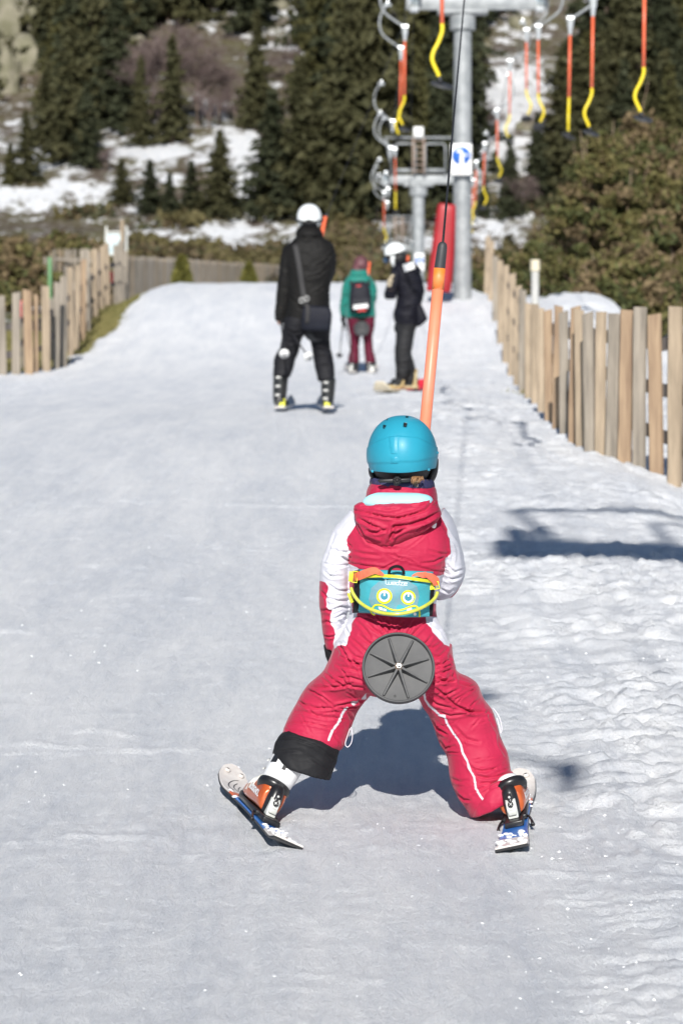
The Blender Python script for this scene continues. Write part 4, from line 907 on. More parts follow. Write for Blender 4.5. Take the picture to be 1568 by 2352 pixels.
S(c1, 4, 3, (260, 1200), (300, 1230), (380, 1230)); S(c1, 4, 4, (1130, 980), (1150, 1080), (1140, 1160)); S(c1, 4, 3.5, (1110, 1150), (1160, 1200), (1220, 1180)); S(c1, 4, 3, (1095, 1240), (1150, 1250), (1210, 1230)); S(c1, 4, 3, (1070, 1320), (1120, 1340), (1160, 1320)); S(c1, 5, 3, (1180, 960), (1210, 1050), (1225, 1150)); S(c1, 5, 3, (330, 930), (290, 1030), (260, 1120)); S(c1, 4, 3, (1080, 870), (1130, 960), (1180, 1040)); S(c1, 4, 3, (440, 860), (400, 920), (360, 980))
# seat and hips
for a in [((560, 1560), (600, 1600), (660, 1640)), ((480, 1540), (540, 1600), (580, 1660)), ((640, 1530), (660, 1580), (690, 1640)), ((800, 1540), (780, 1590), (760, 1640)), ((880, 1540), (850, 1600), (830, 1640)), ((950, 1560), (900, 1610), (860, 1650)), ((500, 1640), (560, 1690), (600, 1720)), ((440, 1660), (520, 1730), (570, 1780)), ((400, 1720), (470, 1790), (540, 1810)),
          ((380, 1790), (460, 1830), (530, 1850)), ((340, 1850), (430, 1870), (525, 1900)), ((330, 1940), (430, 1930), (530, 1960)), ((1000, 1650), (960, 1700), (930, 1690)), ((1060, 1700), (1010, 1730), (970, 1720)), ((1110, 1740), (1060, 1790), (1000, 1780)), ((1130, 1800), (1080, 1840), (1010, 1850)), ((1145, 1860), (1080, 1900), (1015, 1920)), ((1150, 1920), (1080, 1960), (1000, 1970)), ((700, 1520), (706, 1600), (708, 1650)),
          ((260, 1900), (330, 1960), (420, 2000)), ((360, 1700), (400, 1760), (440, 1840)), ((1120, 1780), (1150, 1880), (1160, 1950)), ((420, 1760), (500, 1860), (560, 1980)), ((350, 1530), (400, 1580), (430, 1640)), ((1000, 1560), (1060, 1600), (1100, 1660)), ((340, 1700), (390, 1690), (410, 1700))]: S(c1, 4.2, 4.2, *a)
# right leg (crop c3)
for a, w, d_ in [(((600, 290), (500, 280), (430, 250)), 4, 5), (((820, 320), (700, 390), (560, 470)), 3, 3), (((500, 390), (600, 490), (760, 560), (950, 560)), 4, 6), (((620, 290), (740, 330), (810, 310)), 4, 4), (((420, 340), (520, 400), (640, 350)), 4, 5), (((360, 410), (430, 480), (560, 520)), 4, 5), (((470, 560), (560, 590), (700, 570)), 4, 4), (((600, 520), (720, 550), (860, 545)), 5, 4), (((400, 640), (450, 700), (530, 760)), 4, 5), (((470, 820), (520, 880), (600, 860)), 4, 4),
               (((640, 760), (680, 810), (690, 850)), 3, 4), (((600, 690), (700, 800), (820, 830)), 5, 3), (((740, 1060), (850, 1090), (960, 1060)), 4, 5), (((790, 1130), (900, 1150), (1080, 1110)), 4, 5), (((820, 1200), (950, 1190), (1050, 1160)), 4, 4.5), (((560, 1150), (640, 1180), (720, 1170)), 5, 3), (((980, 700), (1000, 850), (1060, 950)), 5, 3), (((880, 520), (930, 640), (980, 740)), 5, 3), (((740, 1290), (860, 1230), (1040, 1160), (1120, 1110)), 3, 5), (((690, 1000), (760, 1060), (800, 1130)), 4, 3), (((520, 915), (600, 920), (660, 925)), 2.5, 3),
               (((600, 1270), (680, 1340), (740, 1350)), 4, 4), (((400, 200), (470, 260), (600, 290)), 4, 5), (((430, 120), (500, 160), (580, 120)), 4, 5)]: S(c3, w, d_, *a)
# left leg (crop c2)
for a, w, d_ in [(((740, 90), (860, 100), (1000, 90), (1100, 60)), 4, 5.5), (((750, 110), (860, 170), (960, 250)), 3, 3.5), (((960, 250), (1060, 220), (1160, 200), (1210, 150)), 4, 5), (((1000, 20), (1080, 80), (1190, 100)), 4, 5), (((680, 210), (800, 260), (930, 260)), 4, 4), (((620, 290), (720, 290), (860, 330), (980, 340)), 5, 3.5), (((590, 380), (720, 370), (860, 400), (960, 440)), 3, 4), (((990, 260), (1080, 250), (1140, 240)), 3, 4.5), (((1060, 300), (1090, 350), (1080, 420)), 4, 4), (((860, 20), (900, 60), (960, 100)), 4, 4), (((950, 470), (990, 530), (1000, 570)), 3, 4), (((560, 400), (600, 440), (700, 440)), 3, 3), (((660, 150), (640, 220), (600, 320)), 4, 3)]: S(c2, w, d_, *a)
rs_ = random.Random(21)
def auto(centre, n, hw, wmin=1.8, wmax=3.2, dmin=1.4, dmax=3.2):
    for _ in range(n):
        t = rs_.uniform(0, len(centre) - 1.001); i_ = int(t); f_ = t - i_; x_ = centre[i_][0] + (centre[i_ + 1][0] - centre[i_][0]) * f_; y_ = centre[i_][1] + (centre[i_ + 1][1] - centre[i_][1]) * f_
        tx, ty = centre[i_ + 1][0] - centre[i_][0], centre[i_ + 1][1] - centre[i_][1]; l_ = math.hypot(tx, ty); tx /= l_; ty /= l_; a_ = rs_.uniform(-.75, .75); nx_, ny_ = -ty * math.cos(a_) - tx * math.sin(a_), tx * math.cos(a_) - ty * math.sin(a_)
        o_ = rs_.uniform(-.7, .7) * hw; L_ = rs_.uniform(.18, .5) * hw; cv = rs_.uniform(-.25, .25) * L_; cx_, cy_ = x_ + nx_ * o_, y_ + ny_ * o_
        FS.append(([(cx_ - nx_ * L_, cy_ - ny_ * L_), (cx_ - nx_ * L_ * .4 + tx * cv, cy_ - ny_ * L_ * .4 + ty * cv), (cx_ + nx_ * L_ * .4 + tx * cv, cy_ + ny_ * L_ * .4 + ty * cv), (cx_ + nx_ * L_, cy_ + ny_ * L_)], rs_.uniform(wmin, wmax), rs_.uniform(dmin, dmax)))
auto([(820, 1530), (775, 1590), (735, 1650), (715, 1690)], 16, 70); auto([(985, 1530), (1030, 1600), (1070, 1690), (1110, 1790), (1135, 1840)], 22, 70); auto([(800, 1210), (775, 1280), (768, 1350), (765, 1440)], 6, 32); auto([(1020, 1210), (1036, 1290), (1035, 1350)], 4, 28); auto([(910, 1270), (910, 1300)], 5, 90); auto([(905, 1430), (905, 1530)], 14, 110)
folds(me, [(p_, w_ * .72, q_) for p_, w_, q_ in FS], OFF, 1.55)
# --- collar, hood and its pale lining
g = G(); g.pxloft(YC, [(850, 1111, 996, 1121, .01, .088), (843, 1128, 1002, 1134, .01, .098), (841, 1148, 1003, 1152, .01, .103), (840, 1165, 1004, 1168, .01, .1)], 4, 44, 2.4); col = g.build('collar', pink_m, child, remesh=.004, smoothit=4); noise_disp(col.data, .002, .04, (1, 1, 1), 8)
folds(col.data, [(M(c1, (590, 640), (680, 610), (800, 620)), 3, 3), (M(c1, (880, 640), (960, 650), (1000, 690)), 3, 3), (M(c1, (560, 680), (620, 650), (640, 640)), 3, 3)], OFF)
g = G(); g.pxloft(YC - .105, [(866, 1131, 958, 1132, .01, .010), (850, 1136, 980, 1136, .0, .022), (838, 1143, 991, 1142, .0, .031), (831, 1154, 995, 1152, 0, .038), (836, 1164, 990, 1162, 0, .03)], 4, 30, 2.4); g.build('hood_lining', cloth('aqua_lining', (.36, .68, .74), rough=.5), child, remesh=.004, smoothit=3)
g = G(); g.pxloft(YC - .095, [(826, 1155, 1004, 1147, .02, .05), (812, 1162, 1006, 1153, .01, .062), (812, 1174, 1009, 1168, .0, .07), (814, 1190, 1012, 1180, 0, .074), (818, 1205, 1003, 1196, 0, .072), (824, 1220, 988, 1210, .0, .068), (832, 1233, 966, 1226, 0, .062), (846, 1244, 944, 1238, 0, .052), (864, 1251, 920, 1248, 0, .04), (880, 1254, 900, 1253, 0, .02)], 4, 48, 2.2)
hood = g.build('hood', pink_m, child, remesh=.0038, smoothit=4); noise_disp(hood.data, .0022, .045, (1, 1, 1), 5)
HS = []
for a, w, d_ in [(((470, 770), (560, 790), (680, 815), (770, 822), (860, 800), (960, 770), (1030, 720)), 3.2, 7), (((500, 830), (600, 880), (660, 900)), 4, 5), (((720, 960), (740, 880), (830, 870), (960, 830), (1060, 780)), 4.5, 8), (((560, 910), (620, 920), (690, 905)), 4, 5), (((700, 1000), (720, 940), (800, 900), (920, 860)), 4, 6), (((1000, 700), (990, 730), (960, 760)), 3, 5), (((460, 750), (520, 735), (600, 730)), 3, 4), (((740, 700), (742, 760), (745, 815)), 1.5, 2), (((580, 820), (582, 880)), 1.5, 2), (((850, 800), (852, 870)), 1.5, 2), (((480, 860), (530, 950), (640, 1000)), 4, 4), (((900, 905), (960, 870), (1040, 830)), 4, 5), (((620, 760), (700, 770), (780, 760)), 4, 3), (((860, 740), (920, 740), (980, 720)), 3, 4)]: HS.append((M(c1, *a), w, d_))
folds(hood.data, [(p_, w_ * .85, q_) for p_, w_, q_ in HS], OFF, 1.7)
g = G(); q = P(*c1(1017, 865), YC - .105); g.ell(q, (.0085, .005, .0125), 14, 8); g.build('reflective_patch', mat('reflective_white', (.85, .85, .86), .4), child)
# ear-warmer collar tips (dark fleece at both sides of the neck)
for x, y in ((578, 610), (1010, 615)):
    g = G(); q = P(*c1(x, y), YC + .0); g.ell(q + Vector((-.012 if x > 800 else .012, .01, -.004)), (.019, .05, .016), 16, 10); o = g.build('neck_warmer', cloth('navy_fleece', (.02, .025, .06)), child); noise_disp(o.data, .002, .01)
# --- drawstring loops
white_cord = mat('white_cord', (.78, .76, .82), .5)
for pl in (M(c3, (940, 520), (975, 560), (1005, 620), (1022, 700), (1012, 748), (1000, 690), (978, 610)), M(c2, (1085, 410), (1096, 470), (1088, 530), (1060, 566), (1040, 540), (1060, 470), (1078, 420))):
    g = G(); g.tube([P(x, y, YC - .03) for x, y in pl], .0012, 6, sub=4); g.build('drawstring', white_cord, child)
# --- turned down black snow gaiter on the left shin
g = G(); g.pxloft(YC, [(655, 1674, 768, 1704, .01, .096), (650, 1682, 776, 1712, .01, .101), (641, 1692, 780, 1722, .01, .103), (633, 1706, 776, 1738, .01, .103), (628, 1722, 770, 1756, .005, .102), (626, 1736, 764, 1772, .0, .1), (630, 1746, 758, 1790, -.005, .097)], 4, 36, 2.2)
gt = g.build('gaiter', blackcloth, child, remesh=.004, smoothit=3); noise_disp(gt.data, .002, .05); folds(gt.data, [(M(c2, (500, 500), (650, 500), (800, 550), (960, 660)), 2.5, 5), (M(c2, (520, 600), (640, 590), (700, 600)), 4, 3), (M(c2, (560, 430), (700, 440), (900, 500)), 4, 3), (M(c2, (760, 640), (850, 700), (930, 760)), 4, 3)], OFF)
# folded back cuff on the right leg
g = G(); g.pxloft(YC, [(1176, 1772, 1100, 1806, -.01, .092), (1184, 1790, 1085, 1835, -.01, .104), (1195, 1806, 1078, 1852, -.012, .110), (1194, 1818, 1080, 1876, -.012, .108)], 4, 36, 2.2)
g.v = g.v; cf = g.build('trouser_cuff', pink_m, child, remesh=.004, smoothit=4); noise_disp(cf.data, .002, .04); folds(cf.data, [(M(c3, (830, 1300), (950, 1230), (1080, 1190), (1170, 1170)), 3, 3)], OFF)
# --- gloves with five fingers
def glove(wp, tip, side, parent, m, s=1.0, name='glove'):
    wp = Vector(wp); ax = (Vector(tip) - wp).normalized(); sd_ = ax.cross(Vector((0, 1, 0))).normalized() * side; fw = sd_.cross(ax).normalized(); g = G()
    g.tube([wp - ax * .02 * s, wp + ax * .02 * s, wp + ax * .055 * s], [.024 * s, .028 * s, .026 * s], 12)
    for i, (o, L) in enumerate(((-.024, .045), (-.008, .054), (.008, .05), (.022, .038))):
        b = wp + ax * .05 * s + fw * o * s; g.tube([b - ax * .012 * s, b + ax * L * .45 * s, b + ax * L * .8 * s - sd_ * .012 * s, b + ax * L * .9 * s - sd_ * .026 * s], [.011 * s, .0108 * s, .0098 * s, .008 * s], 8, sub=2)
    b = wp + ax * .018 * s - fw * .024 * s; g.tube([b, b - fw * .018 * s + ax * .018 * s, b - fw * .02 * s + ax * .042 * s - sd_ * .01 * s], [.012 * s, .011 * s, .009 * s], 8, sub=2)
    return g.build(name, m, parent, remesh=.003 * s, smoothit=2)
glove(P(761, 1490, YC + .05), P(770, 1520, YC + .06), -1, child, blackcloth, .85); glove(P(950, 1350, YC + .26), P(925, 1335, YC + .30), 1, child, blackcloth, .85)
# --- helmet
teal = mat('turquoise_shell', (.024, .31, .44), .27, (.028, .335, .47), 5, spec=.5, coat=.25, bump=.05, bscale=60, bdist=.001)
hblack = mat('helmet_liner', (.010, .010, .011), .6, (.018, .018, .018), 30)
def helmet(name, cx, cy, Y0, a, b, cT, m, parent, yaw=0., roll=0., back=1.98, sidea=2.02, front=1.5, n=120, mrows=90, th=.009, detail=True):
    c = P(cx, cy, Y0); V = []; Fc = []
    Rm = Matrix.Rotation(roll, 3, 'Y') @ Matrix.Rotation(yaw, 3, 'Z')
    for i in range(mrows + 1):
        for k in range(n):
            q = 2 * math.pi * k / n; s = math.sin(q)      # s=-1 is the back (towards the camera)
            mx = sidea + (back - sidea) * max(0, -s) ** 3 + (front - sidea) * sst(-.1, .7, s) - .10 * math.exp(-((s + .62) / .16) ** 2) * 0
            t = mx * (i / mrows) ** .9
            pw = 2 / 2.25
            st, ct = math.sin(t), math.cos(t); st2 = abs(st) ** pw if t < math.pi / 2 else st
            V.append(tuple(c + Rm @ Vector((a * st2 * math.cos(q), b * st2 * s, cT * ct))))
    for i in range(mrows):
        for k in range(n):
            aa = i * n + k; bb = i * n + (k + 1) % n; Fc.append((aa, bb, bb + n, aa + n))
    me = bpy.data.meshes.new(name); me.from_pydata(V, [], Fc); me.materials.append(m); bm = bmesh.new(); bm.from_mesh(me); bmesh.ops.remove_doubles(bm, verts=bm.verts, dist=1e-5); bmesh.ops.recalc_face_normals(bm, faces=bm.faces); bm.to_mesh(me); bm.free()
    me.polygons.foreach_set('use_smooth', [True] * len(me.polygons)); o = link(name, me, parent); sl_ = o.modifiers.new('thick', 'SOLIDIFY'); sl_.thickness = th; sl_.offset = -1; return o
hel = helmet('helmet', 923.5, 1046, YC - .01, .1035, .128, .118, teal, child, roll=R(-2.5), back=2.0, sidea=1.93, n=180, mrows=130)
def steps(me, off, fn):
    V = verts(me); N = normals(me); px, py = proj(V + np.array(off)); d = fn(px, py) * (N[:, 1] < .1); setverts(me, V + N * d[:, None])
def helm_fn(px, py):
    xs = [c[0] for c in M(c1, (540, 0), (600, 0), (700, 0), (760, 0), (900, 0), (1040, 0))]
    up = np.interp(px, xs, [c1(0, y)[1] for y in (345, 300, 262, 252, 262, 330)]); lo = np.interp(px, xs, [c1(0, y)[1] for y in (440, 442, 440, 432, 428, 400)])
    d = .0022 * sst(up - 1.6, up + 1.6, py) * (1 - sst(lo - 4, lo + 4, py))
    tabp = M(c1, (706, 255), (722, 378), (754, 378), (762, 250)); tb = M(c1, (728, 400), (722, 442), (770, 442), (758, 400))
    t1 = polysd(px, py, [tabp]); t2 = polysd(px, py, [tb]); d = d + .0020 * sst(-1, 1, t1) + .0028 * sst(-1, 1, t2) - .0018 * np.exp(-(t1 / 1.1) ** 2)
    for p in (M(c1, (664, 175), (660, 203), (674, 200), (684, 176)), M(c1, (810, 158), (806, 186), (828, 190), (832, 160)), M(c1, (684, 132), (680, 140), (694, 140), (694, 132)), M(c1, (822, 112), (820, 124), (840, 124), (840, 114))): d = d - .010 * sst(-.9, .9, polysd(px, py, [p]))
    return d
steps(hel.data, OFF, helm_fn)
V = verts(hel.data) + np.array(OFF); px, py = proj(V)
vents = [M(c1, (664, 173), (658, 205), (676, 202), (686, 175)), M(c1, (808, 156), (804, 188), (829, 192), (834, 159)), M(c1, (684, 131), (680, 141), (695, 141), (696, 131)), M(c1, (822, 111), (820, 125), (842, 125), (841, 113))]
sd = polysd(px, py, vents); setattr_(hel.data, 'vent', sd * .6); 
hm = mat('turquoise_vented', (.020, .265, .385), .42, (.024, .29, .41), 5, spec=.3, coat=.04, attr='vent', attrcol=(.006, .006, .007)); hel.data.materials[0] = hm
g = G(); c = P(923, 1052, YC); g.ell(c, (.094, .116, .098), 30, 20); g.ell(c + Vector((0, .02, -.035)), (.085, .09, .06), 24, 16); o = g.build('helmet_liner', hblack, hel)
g = G(); q = P(*c1(1000, 500), YC + .015); g.pxloft(YC + .02, [M(c1, (1010, 400), (1048, 405))[0] + M(c1, (0, 0), (1050, 405))[1] + (0, .03), c1(985, 460) + c1(1050, 455) + (0, .045), c1(970, 520) + c1(1044, 505) + (0, .05), c1(960, 570) + c1(1028, 550) + (0, .045), c1(965, 610) + c1(995, 600) + (0, .02)], 4, 24); o = g.build('ear_pad', hblack, hel, remesh=.004, smoothit=3)
g = G(); g.pxloft(YC + .02, [c1(562, 470) + c1(600, 470) + (0, .03), c1(566, 520) + c1(610, 520) + (0, .04), c1(592, 560) + c1(640, 560) + (0, .04), c1(615, 580) + c1(640, 580) + (0, .02)], 4, 24); g.build('ear_pad', hblack, hel, remesh=.004, smoothit=3)
g = G(); g.pxloft(YC - .10, [c1(640, 552) + c1(860, 542) + (0, .006), c1(625, 560) + c1(870, 552) + (0, .01), c1(640, 578) + c1(850, 572) + (0, .008)], 3, 20); g.build('fit_cradle', mat('cradle_black', (.02, .02, .021), .4), hel)
g = G(); q = P(*c1(762, 561), YC - .112); g.disc(q, (0, 1, .1), .0125, .010, 30); 
for k in range(10):
    t = k * math.pi / 5; g.tube([q + Vector((math.cos(t) * .004, -.006, math.sin(t) * .004)), q + Vector((math.cos(t) * .013, -.005, math.sin(t) * .013))], .0016, 5)
g.build('fit_dial', mat('dial_black', (.015, .015, .016), .3), hel)
for x, y in ((988, 503), (587, 537), (1040, 368)):
    g = G(); q = P(*c1(x, y), YC); V = verts(hel.data) + np.array(OFF); ppx, ppy = proj(V); 
    i = np.argmin(np.hypot(ppx - c1(x, y)[0], ppy - c1(x, y)[1]) + 40 * (V[:, 1] > YC + .02)); g.ell(V[i], (.0048, .0048, .0048), 12, 8); g.build('rivet', teal, hel)
hairm = mat('brown_hair', (.20, .10, .045), .5, (.34, .18, .08), 60)
g = G()
for k in range(26):
    x = random.uniform(865, 945); q = P(*c1(x, 533), YC - .10); e = P(*c1(x + random.uniform(-18, 10), random.uniform(548, 590)), YC - random.uniform(.095, .11)); g.tube([q, (q + e) / 2 + Vector((random.uniform(-.004, .004), -.004, 0)), e], [.0016, .0014, .0004], 5)
g.build('hair', hairm, child)
g = G(); g.pxloft(YC, [(852, 1098, 992, 1100, .01, .08), (850, 1108, 996, 1112, .01, .09), (852, 1118, 996, 1122, .01, .088)], 3, 32); o = g.build('neck_warmer', mat('neck_print', (.03, .03, .09), .8, (.22, .17, .12), 28, .55, .62), child, remesh=.004, smoothit=2); noise_disp(o.data, .003, .02)
# ================================================================== hip pack with its strap, handles and graphics
pack = empty('hip_pack', P(907, 1418, YC - .14), 'turquoise child harness pack with orange straps, yellow tube handle and cartoon eyes', 'harness pack')
PO = pack.location
def dpk(x): return -.178 + .085 * (abs(x - 907) / 105) ** 2.2
def PK(x, y, lift=0.): return P(x, y, YC + dpk(x) + lift * -1 + .0035 * math.sin(y * .09 + x * .03))
tq = cloth('turquoise_cloth', (.045, .34, .41), rough=.7); ylw = mat('lime_trim', (.60, .58, .02), .5, (.52, .52, .02), 40); org = mat('coral_webbing', (.88, .19, .10), .6, (.80, .15, .08), 60, bump=.5, bscale=400, bdist=.001)
def panel(name, rows, thick, m, lift=0., nx=40, ny=24, parent=None, wob=.0):
    """cloth panel: rows = list of (xl, yl, xr, yr)"""
    A = np.array(rows, float); V = []; 
    for side in (0, 1):
        for j in range(ny + 1):
            t = j / ny * (len(A) - 1); i = min(int(t), len(A) - 2); r = A[i] + (A[i + 1] - A[i]) * (t - i)
            for k in range(nx + 1):
                f = k / nx; x = r[0] + (r[2] - r[0]) * f; y = r[1] + (r[3] - r[1]) * f + wob * math.sin(f * math.pi)
                puff = (min(f, 1 - f, j / ny, 1 - j / ny) * 2) ** .4 if min(f, 1 - f, j / ny, 1 - j / ny) > 0 else 0
                V.append(tuple(PK(x, y, lift + (thick * puff if side == 0 else 0))))
    n = (nx + 1) * (ny + 1); Fc = []
    for j in range(ny):
        for k in range(nx):
            a = j * (nx + 1) + k; Fc.append((a, a + 1, a + nx + 2, a + nx + 1)); a += n; Fc.append((a, a + nx + 1, a + nx + 2, a + 1))
    per = [k for k in range(nx + 1)] + [j * (nx + 1) + nx for j in range(1, ny + 1)] + [ny * (nx + 1) + k for k in range(nx - 1, -1, -1)] + [j * (nx + 1) for j in range(ny - 1, 0, -1)]
    for i in range(len(per)): a, b = per[i], per[(i + 1) % len(per)]; Fc.append((a, a + n, b + n, b))
    g = G(); g.add(V, Fc); return g.build(name, m, parent or pack, smooth=True)
panel('back_panel', [c6(345, 200) + c6(1130, 225), c6(330, 400) + c6(1128, 430), c6(290, 655) + c6(1120, 690)], .006, tq, -.012)
panel('side_strap', [c6(305, 215) + c6(362, 215), c6(300, 430) + c6(362, 430), c6(288, 660) + c6(350, 655)], .003, blackcloth, -.001, 8, 14)
panel('side_strap', [c6(1085, 262) + c6(1160, 268), c6(1085, 430) + c6(1140, 440), c6(1085, 690) + c6(1122, 690)], .003, blackcloth, -.001, 8, 14)
fp = panel('front_panel', [c6(362, 290) + c6(1108, 320), c6(362, 400) + c6(1100, 430), c6(356, 560) + c6(1092, 590), c6(346, 640) + c6(1088, 700)], .014, tq, .0, 60, 36, wob=6)
folds(fp.data, [(M(c6, (1080, 400), (940, 380), (800, 360)), 2.5, 2), (M(c6, (370, 350), (480, 370), (600, 400)), 3, 1.5), (M(c6, (370, 640), (460, 620), (540, 640)), 3, 2.5), (M(c6, (1080, 650), (980, 620), (900, 640)), 3, 2), (M(c6, (360, 600), (420, 580), (480, 590)), 3, 2)], PO)
fold_off = .0165
def surf(x, y, e=0.):
    f = (x - 825) / 165; f = min(max(f, 0.001), .999); j = min(max((y - 1325) / 92, .001), .999); pf = (min(f, 1 - f, j, 1 - j) * 2) ** .4
    return PK(x, y, .014 * pf + .0015 + e)
def decal(name, polys, m, e=0., parent=fp, grid_=None):
    g = G()
    for pl in polys: g.add([surf(x, y, e) for x, y in pl[0]], pl[1])
    return g.build(name, m, parent, smooth=False)
def ring(cx, cy, r0, r1, n=36, tall=1.): 
    a = [(cx + r0 * math.cos(t), cy + r0 * tall * math.sin(t)) for t in np.linspace(0, 2 * math.pi, n, endpoint=False)]; b = [(cx + r1 * math.cos(t), cy + r1 * tall * math.sin(t)) for t in np.linspace(0, 2 * math.pi, n, endpoint=False)]
    return (a + b, [(i, (i + 1) % n, n + (i + 1) % n, n + i) for i in range(n)])
def discd(cx, cy, r, n=30): a = [(cx + r * math.cos(t), cy + r * math.sin(t)) for t in np.linspace(0, 2 * math.pi, n, endpoint=False)]; return ([(cx, cy)] + a, [(0, i + 1, (i + 1) % n + 1) for i in range(n)])
def band(pl, w):
    pts, _ = crom([Vector((x, y, 0)) for x, y in pl], [1] * len(pl), 6); a = np.array([(p.x, p.y) for p in pts]); t = np.gradient(a, axis=0); nn = np.stack([-t[:, 1], t[:, 0]], 1); nn /= np.linalg.norm(nn, axis=1)[:, None] + 1e-9; n = len(a)
    return ([tuple(q) for q in a + nn * w] + [tuple(q) for q in a - nn * w], [(i, i + 1, n + i + 1, n + i) for i in range(n - 1)])
eyeteal = mat('print_teal', (.05, .26, .36), .6); greyp = mat('print_grey', (.13, .32, .38), .7, (.17, .30, .36), 60); prw = mat('print_white', (.80, .80, .80), .6); pry = mat('print_lime', (.68, .72, .02), .55)
ex = [c6(618, 483), c6(868, 497)]
# greyish printed face patch behind the eyes
gp = [c6(560, 330), c6(480, 400), c6(455, 520), c6(480, 585), c6(600, 600), c6(740, 640), c6(850, 610), c6(960, 590), c6(985, 480), c6(960, 380), c6(880, 330), c6(740, 300)]; cxy = c6(730, 470)
NP = 9; gv = [cxy]; gf = []
for k in range(1, NP + 1):
    for (x, y) in gp: gv.append((cxy[0] + (x - cxy[0]) * k / NP, cxy[1] + (y - cxy[1]) * k / NP))
n_ = len(gp)
for i in range(n_): gf.append((0, 1 + i, 1 + (i + 1) % n_))
for k in range(NP - 1):
    for i in range(n_): a = 1 + k * n_ + i; b = 1 + k * n_ + (i + 1) % n_; gf.append((a, b, b + n_, a + n_))
decal('print_face', [(gv, gf)], greyp, .0002)
for _q in [ring(ex[0][0], ex[0][1], 58 * .2197, 82 * .2197), ring(ex[1][0], ex[1][1], 55 * .2197, 77 * .2197)]: decal('print_eye_ring', [_q], pry, .0008)
_w = [ring(ex[0][0], ex[0][1], 40 * .2197, 59 * .2197), ring(ex[1][0], ex[1][1], 38 * .2197, 56 * .2197), band([c6(618, 440), c6(618, 462), c6(619, 482)], 1.9), band([c6(868, 455), c6(869, 470), c6(870, 490)], 1.9)]
for _q in ((_w[0], _w[2]), (_w[1], _w[3])): decal('print_eye_white', _q, prw, .0014)
for _q in [discd(ex[0][0], ex[0][1], 41 * .2197), discd(ex[1][0], ex[1][1], 39 * .2197)]: decal('print_pupil', [_q], eyeteal, .0008)
decal('print_mouth', [band([c6(480, 640), c6(500, 600), c6(530, 575), c6(600, 580), c6(670, 615), c6(740, 632), c6(820, 620), c6(900, 590), c6(955, 592), c6(985, 640), c6(985, 700)], 2.0), band([c6(470, 630), c6(490, 665), c6(520, 680)], 1.6)], pry, .001)
for pl_t in [([c6(555, 592), c6(600, 605), c6(606, 636), c6(562, 622)], [(0, 1, 2, 3)]), ([c6(608, 610), c6(640, 622), c6(640, 642), c6(612, 638)], [(0, 1, 2, 3)]), ([c6(855, 616), c6(905, 602), c6(904, 634), c6(850, 638)], [(0, 1, 2, 3)]), discd(*c6(520, 652), 3.5), discd(*c6(938, 672), 3.5)]: decal('print_tooth', [pl_t], prw, .0016)
# lettering, drawn stroke by stroke like the print
x0, y0 = c6(630, 310); sx = (c6(856, 0)[0] - x0) / 22.6; sy = (c6(0, 363)[1] - y0) / 5.4
LT = [[(.2, 0), (.2, 4.2), (1.0, 5.0), (2.6, 5.0), (3.3, 4.6), (3.3, 2.2)], [(3.3, 4.6), (4.0, 5.0), (5.4, 5.0), (6.1, 4.4), (6.1, 2.2)], [(7.2, 3.5), (10.2, 3.5), (10.2, 2.2), (7.2, 2.2), (7.2, 5.0), (10.2, 5.0)], [(14.1, .4), (14.1, 5.0), (11.3, 5.0), (11.3, 2.2), (14.1, 2.2)], [(15.2, .2), (15.2, 1.2)], [(15.4, 2.2), (18.4, 2.2), (15.4, 5.0), (18.6, 5.0)], [(19.6, 3.5), (22.4, 3.5), (22.4, 2.2), (19.6, 2.2), (19.6, 5.0), (22.5, 5.0)]]
def strokes_dec(lt, fx, fy, w, sub=1):
    out = []
    for s_ in lt:
        pp = [(fx(a, b), fy(a, b)) for a, b in s_]
        for i in range(len(pp) - 1):
            (ax, ay), (bx, by) = pp[i], pp[i + 1]; L_ = math.hypot(bx - ax, by - ay) or 1; ux, uy = (bx - ax) / L_ * w, (by - ay) / L_ * w
            out.append(([(ax - ux - uy, ay - uy + ux), (bx + ux - uy, by + uy + ux), (bx + ux + uy, by + uy - ux), (ax - ux + uy, ay - uy - ux)], [(0, 1, 2, 3)]))
    return out
decal('print_lettering', strokes_dec(LT, lambda a, b: x0 + a * sx, lambda a, b: y0 + b * sy + a * .12, .5), prw, .0012)
# trim, straps, buckles, loop
def strap(name, pts, hw, m, lift, parent=pack, th=.0016, widths=None):
    """flat webbing laid over the pack; pts in px"""
    P_, R_ = crom([Vector((x, y, 0)) for x, y in pts], widths or [hw] * len(pts), 6); n = len(P_); V = []
    for i, p in enumerate(P_):
        t = (P_[min(i + 1, n - 1)] - P_[max(i - 1, 0)]).normalized(); nn = Vector((-t.y, t.x, 0)) * R_[i]; l = lift(i / (n - 1)) if callable(lift) else lift
        for q, e in ((p + nn, 0), (p - nn, 0), (p - nn, -th), (p + nn, -th)): V.append(tuple(PK(q.x, q.y, l + e)))
    g = G(); g.ring_loft([[V[4 * i + j] for j in range(4)] for i in range(n)]); return g.build(name, m, parent, smooth=False)
strap('zip_trim', M(c6, (372, 292), (500, 272), (700, 275), (900, 300), (1112, 330)), 3.6, ylw, .0175)
strap('webbing', M(c6, (300, 285), (345, 275), (420, 245), (510, 215), (570, 240), (612, 268)), 7, org, lambda t: .018 + .008 * math.sin(t * math.pi), widths=[7.5, 9.5, 9, 8, 5, 2.5])
strap('webbing', M(c6, (905, 275), (960, 255), (1020, 262), (1060, 258)), 5, org, .021, widths=[1.5, 4, 6.5, 7])
strap('webbing', M(c6, (1040, 256), (1100, 278), (1150, 320), (1160, 372)), 5, org, .023, widths=[4, 8, 9.5, 6])
strap('grab_loop', M(c6, (668, 256), (672, 215), (700, 185), (745, 172), (790, 182), (815, 215), (822, 258)), 3.4, blackcloth, lambda t: .012 + .012 * math.sin(t * math.pi))
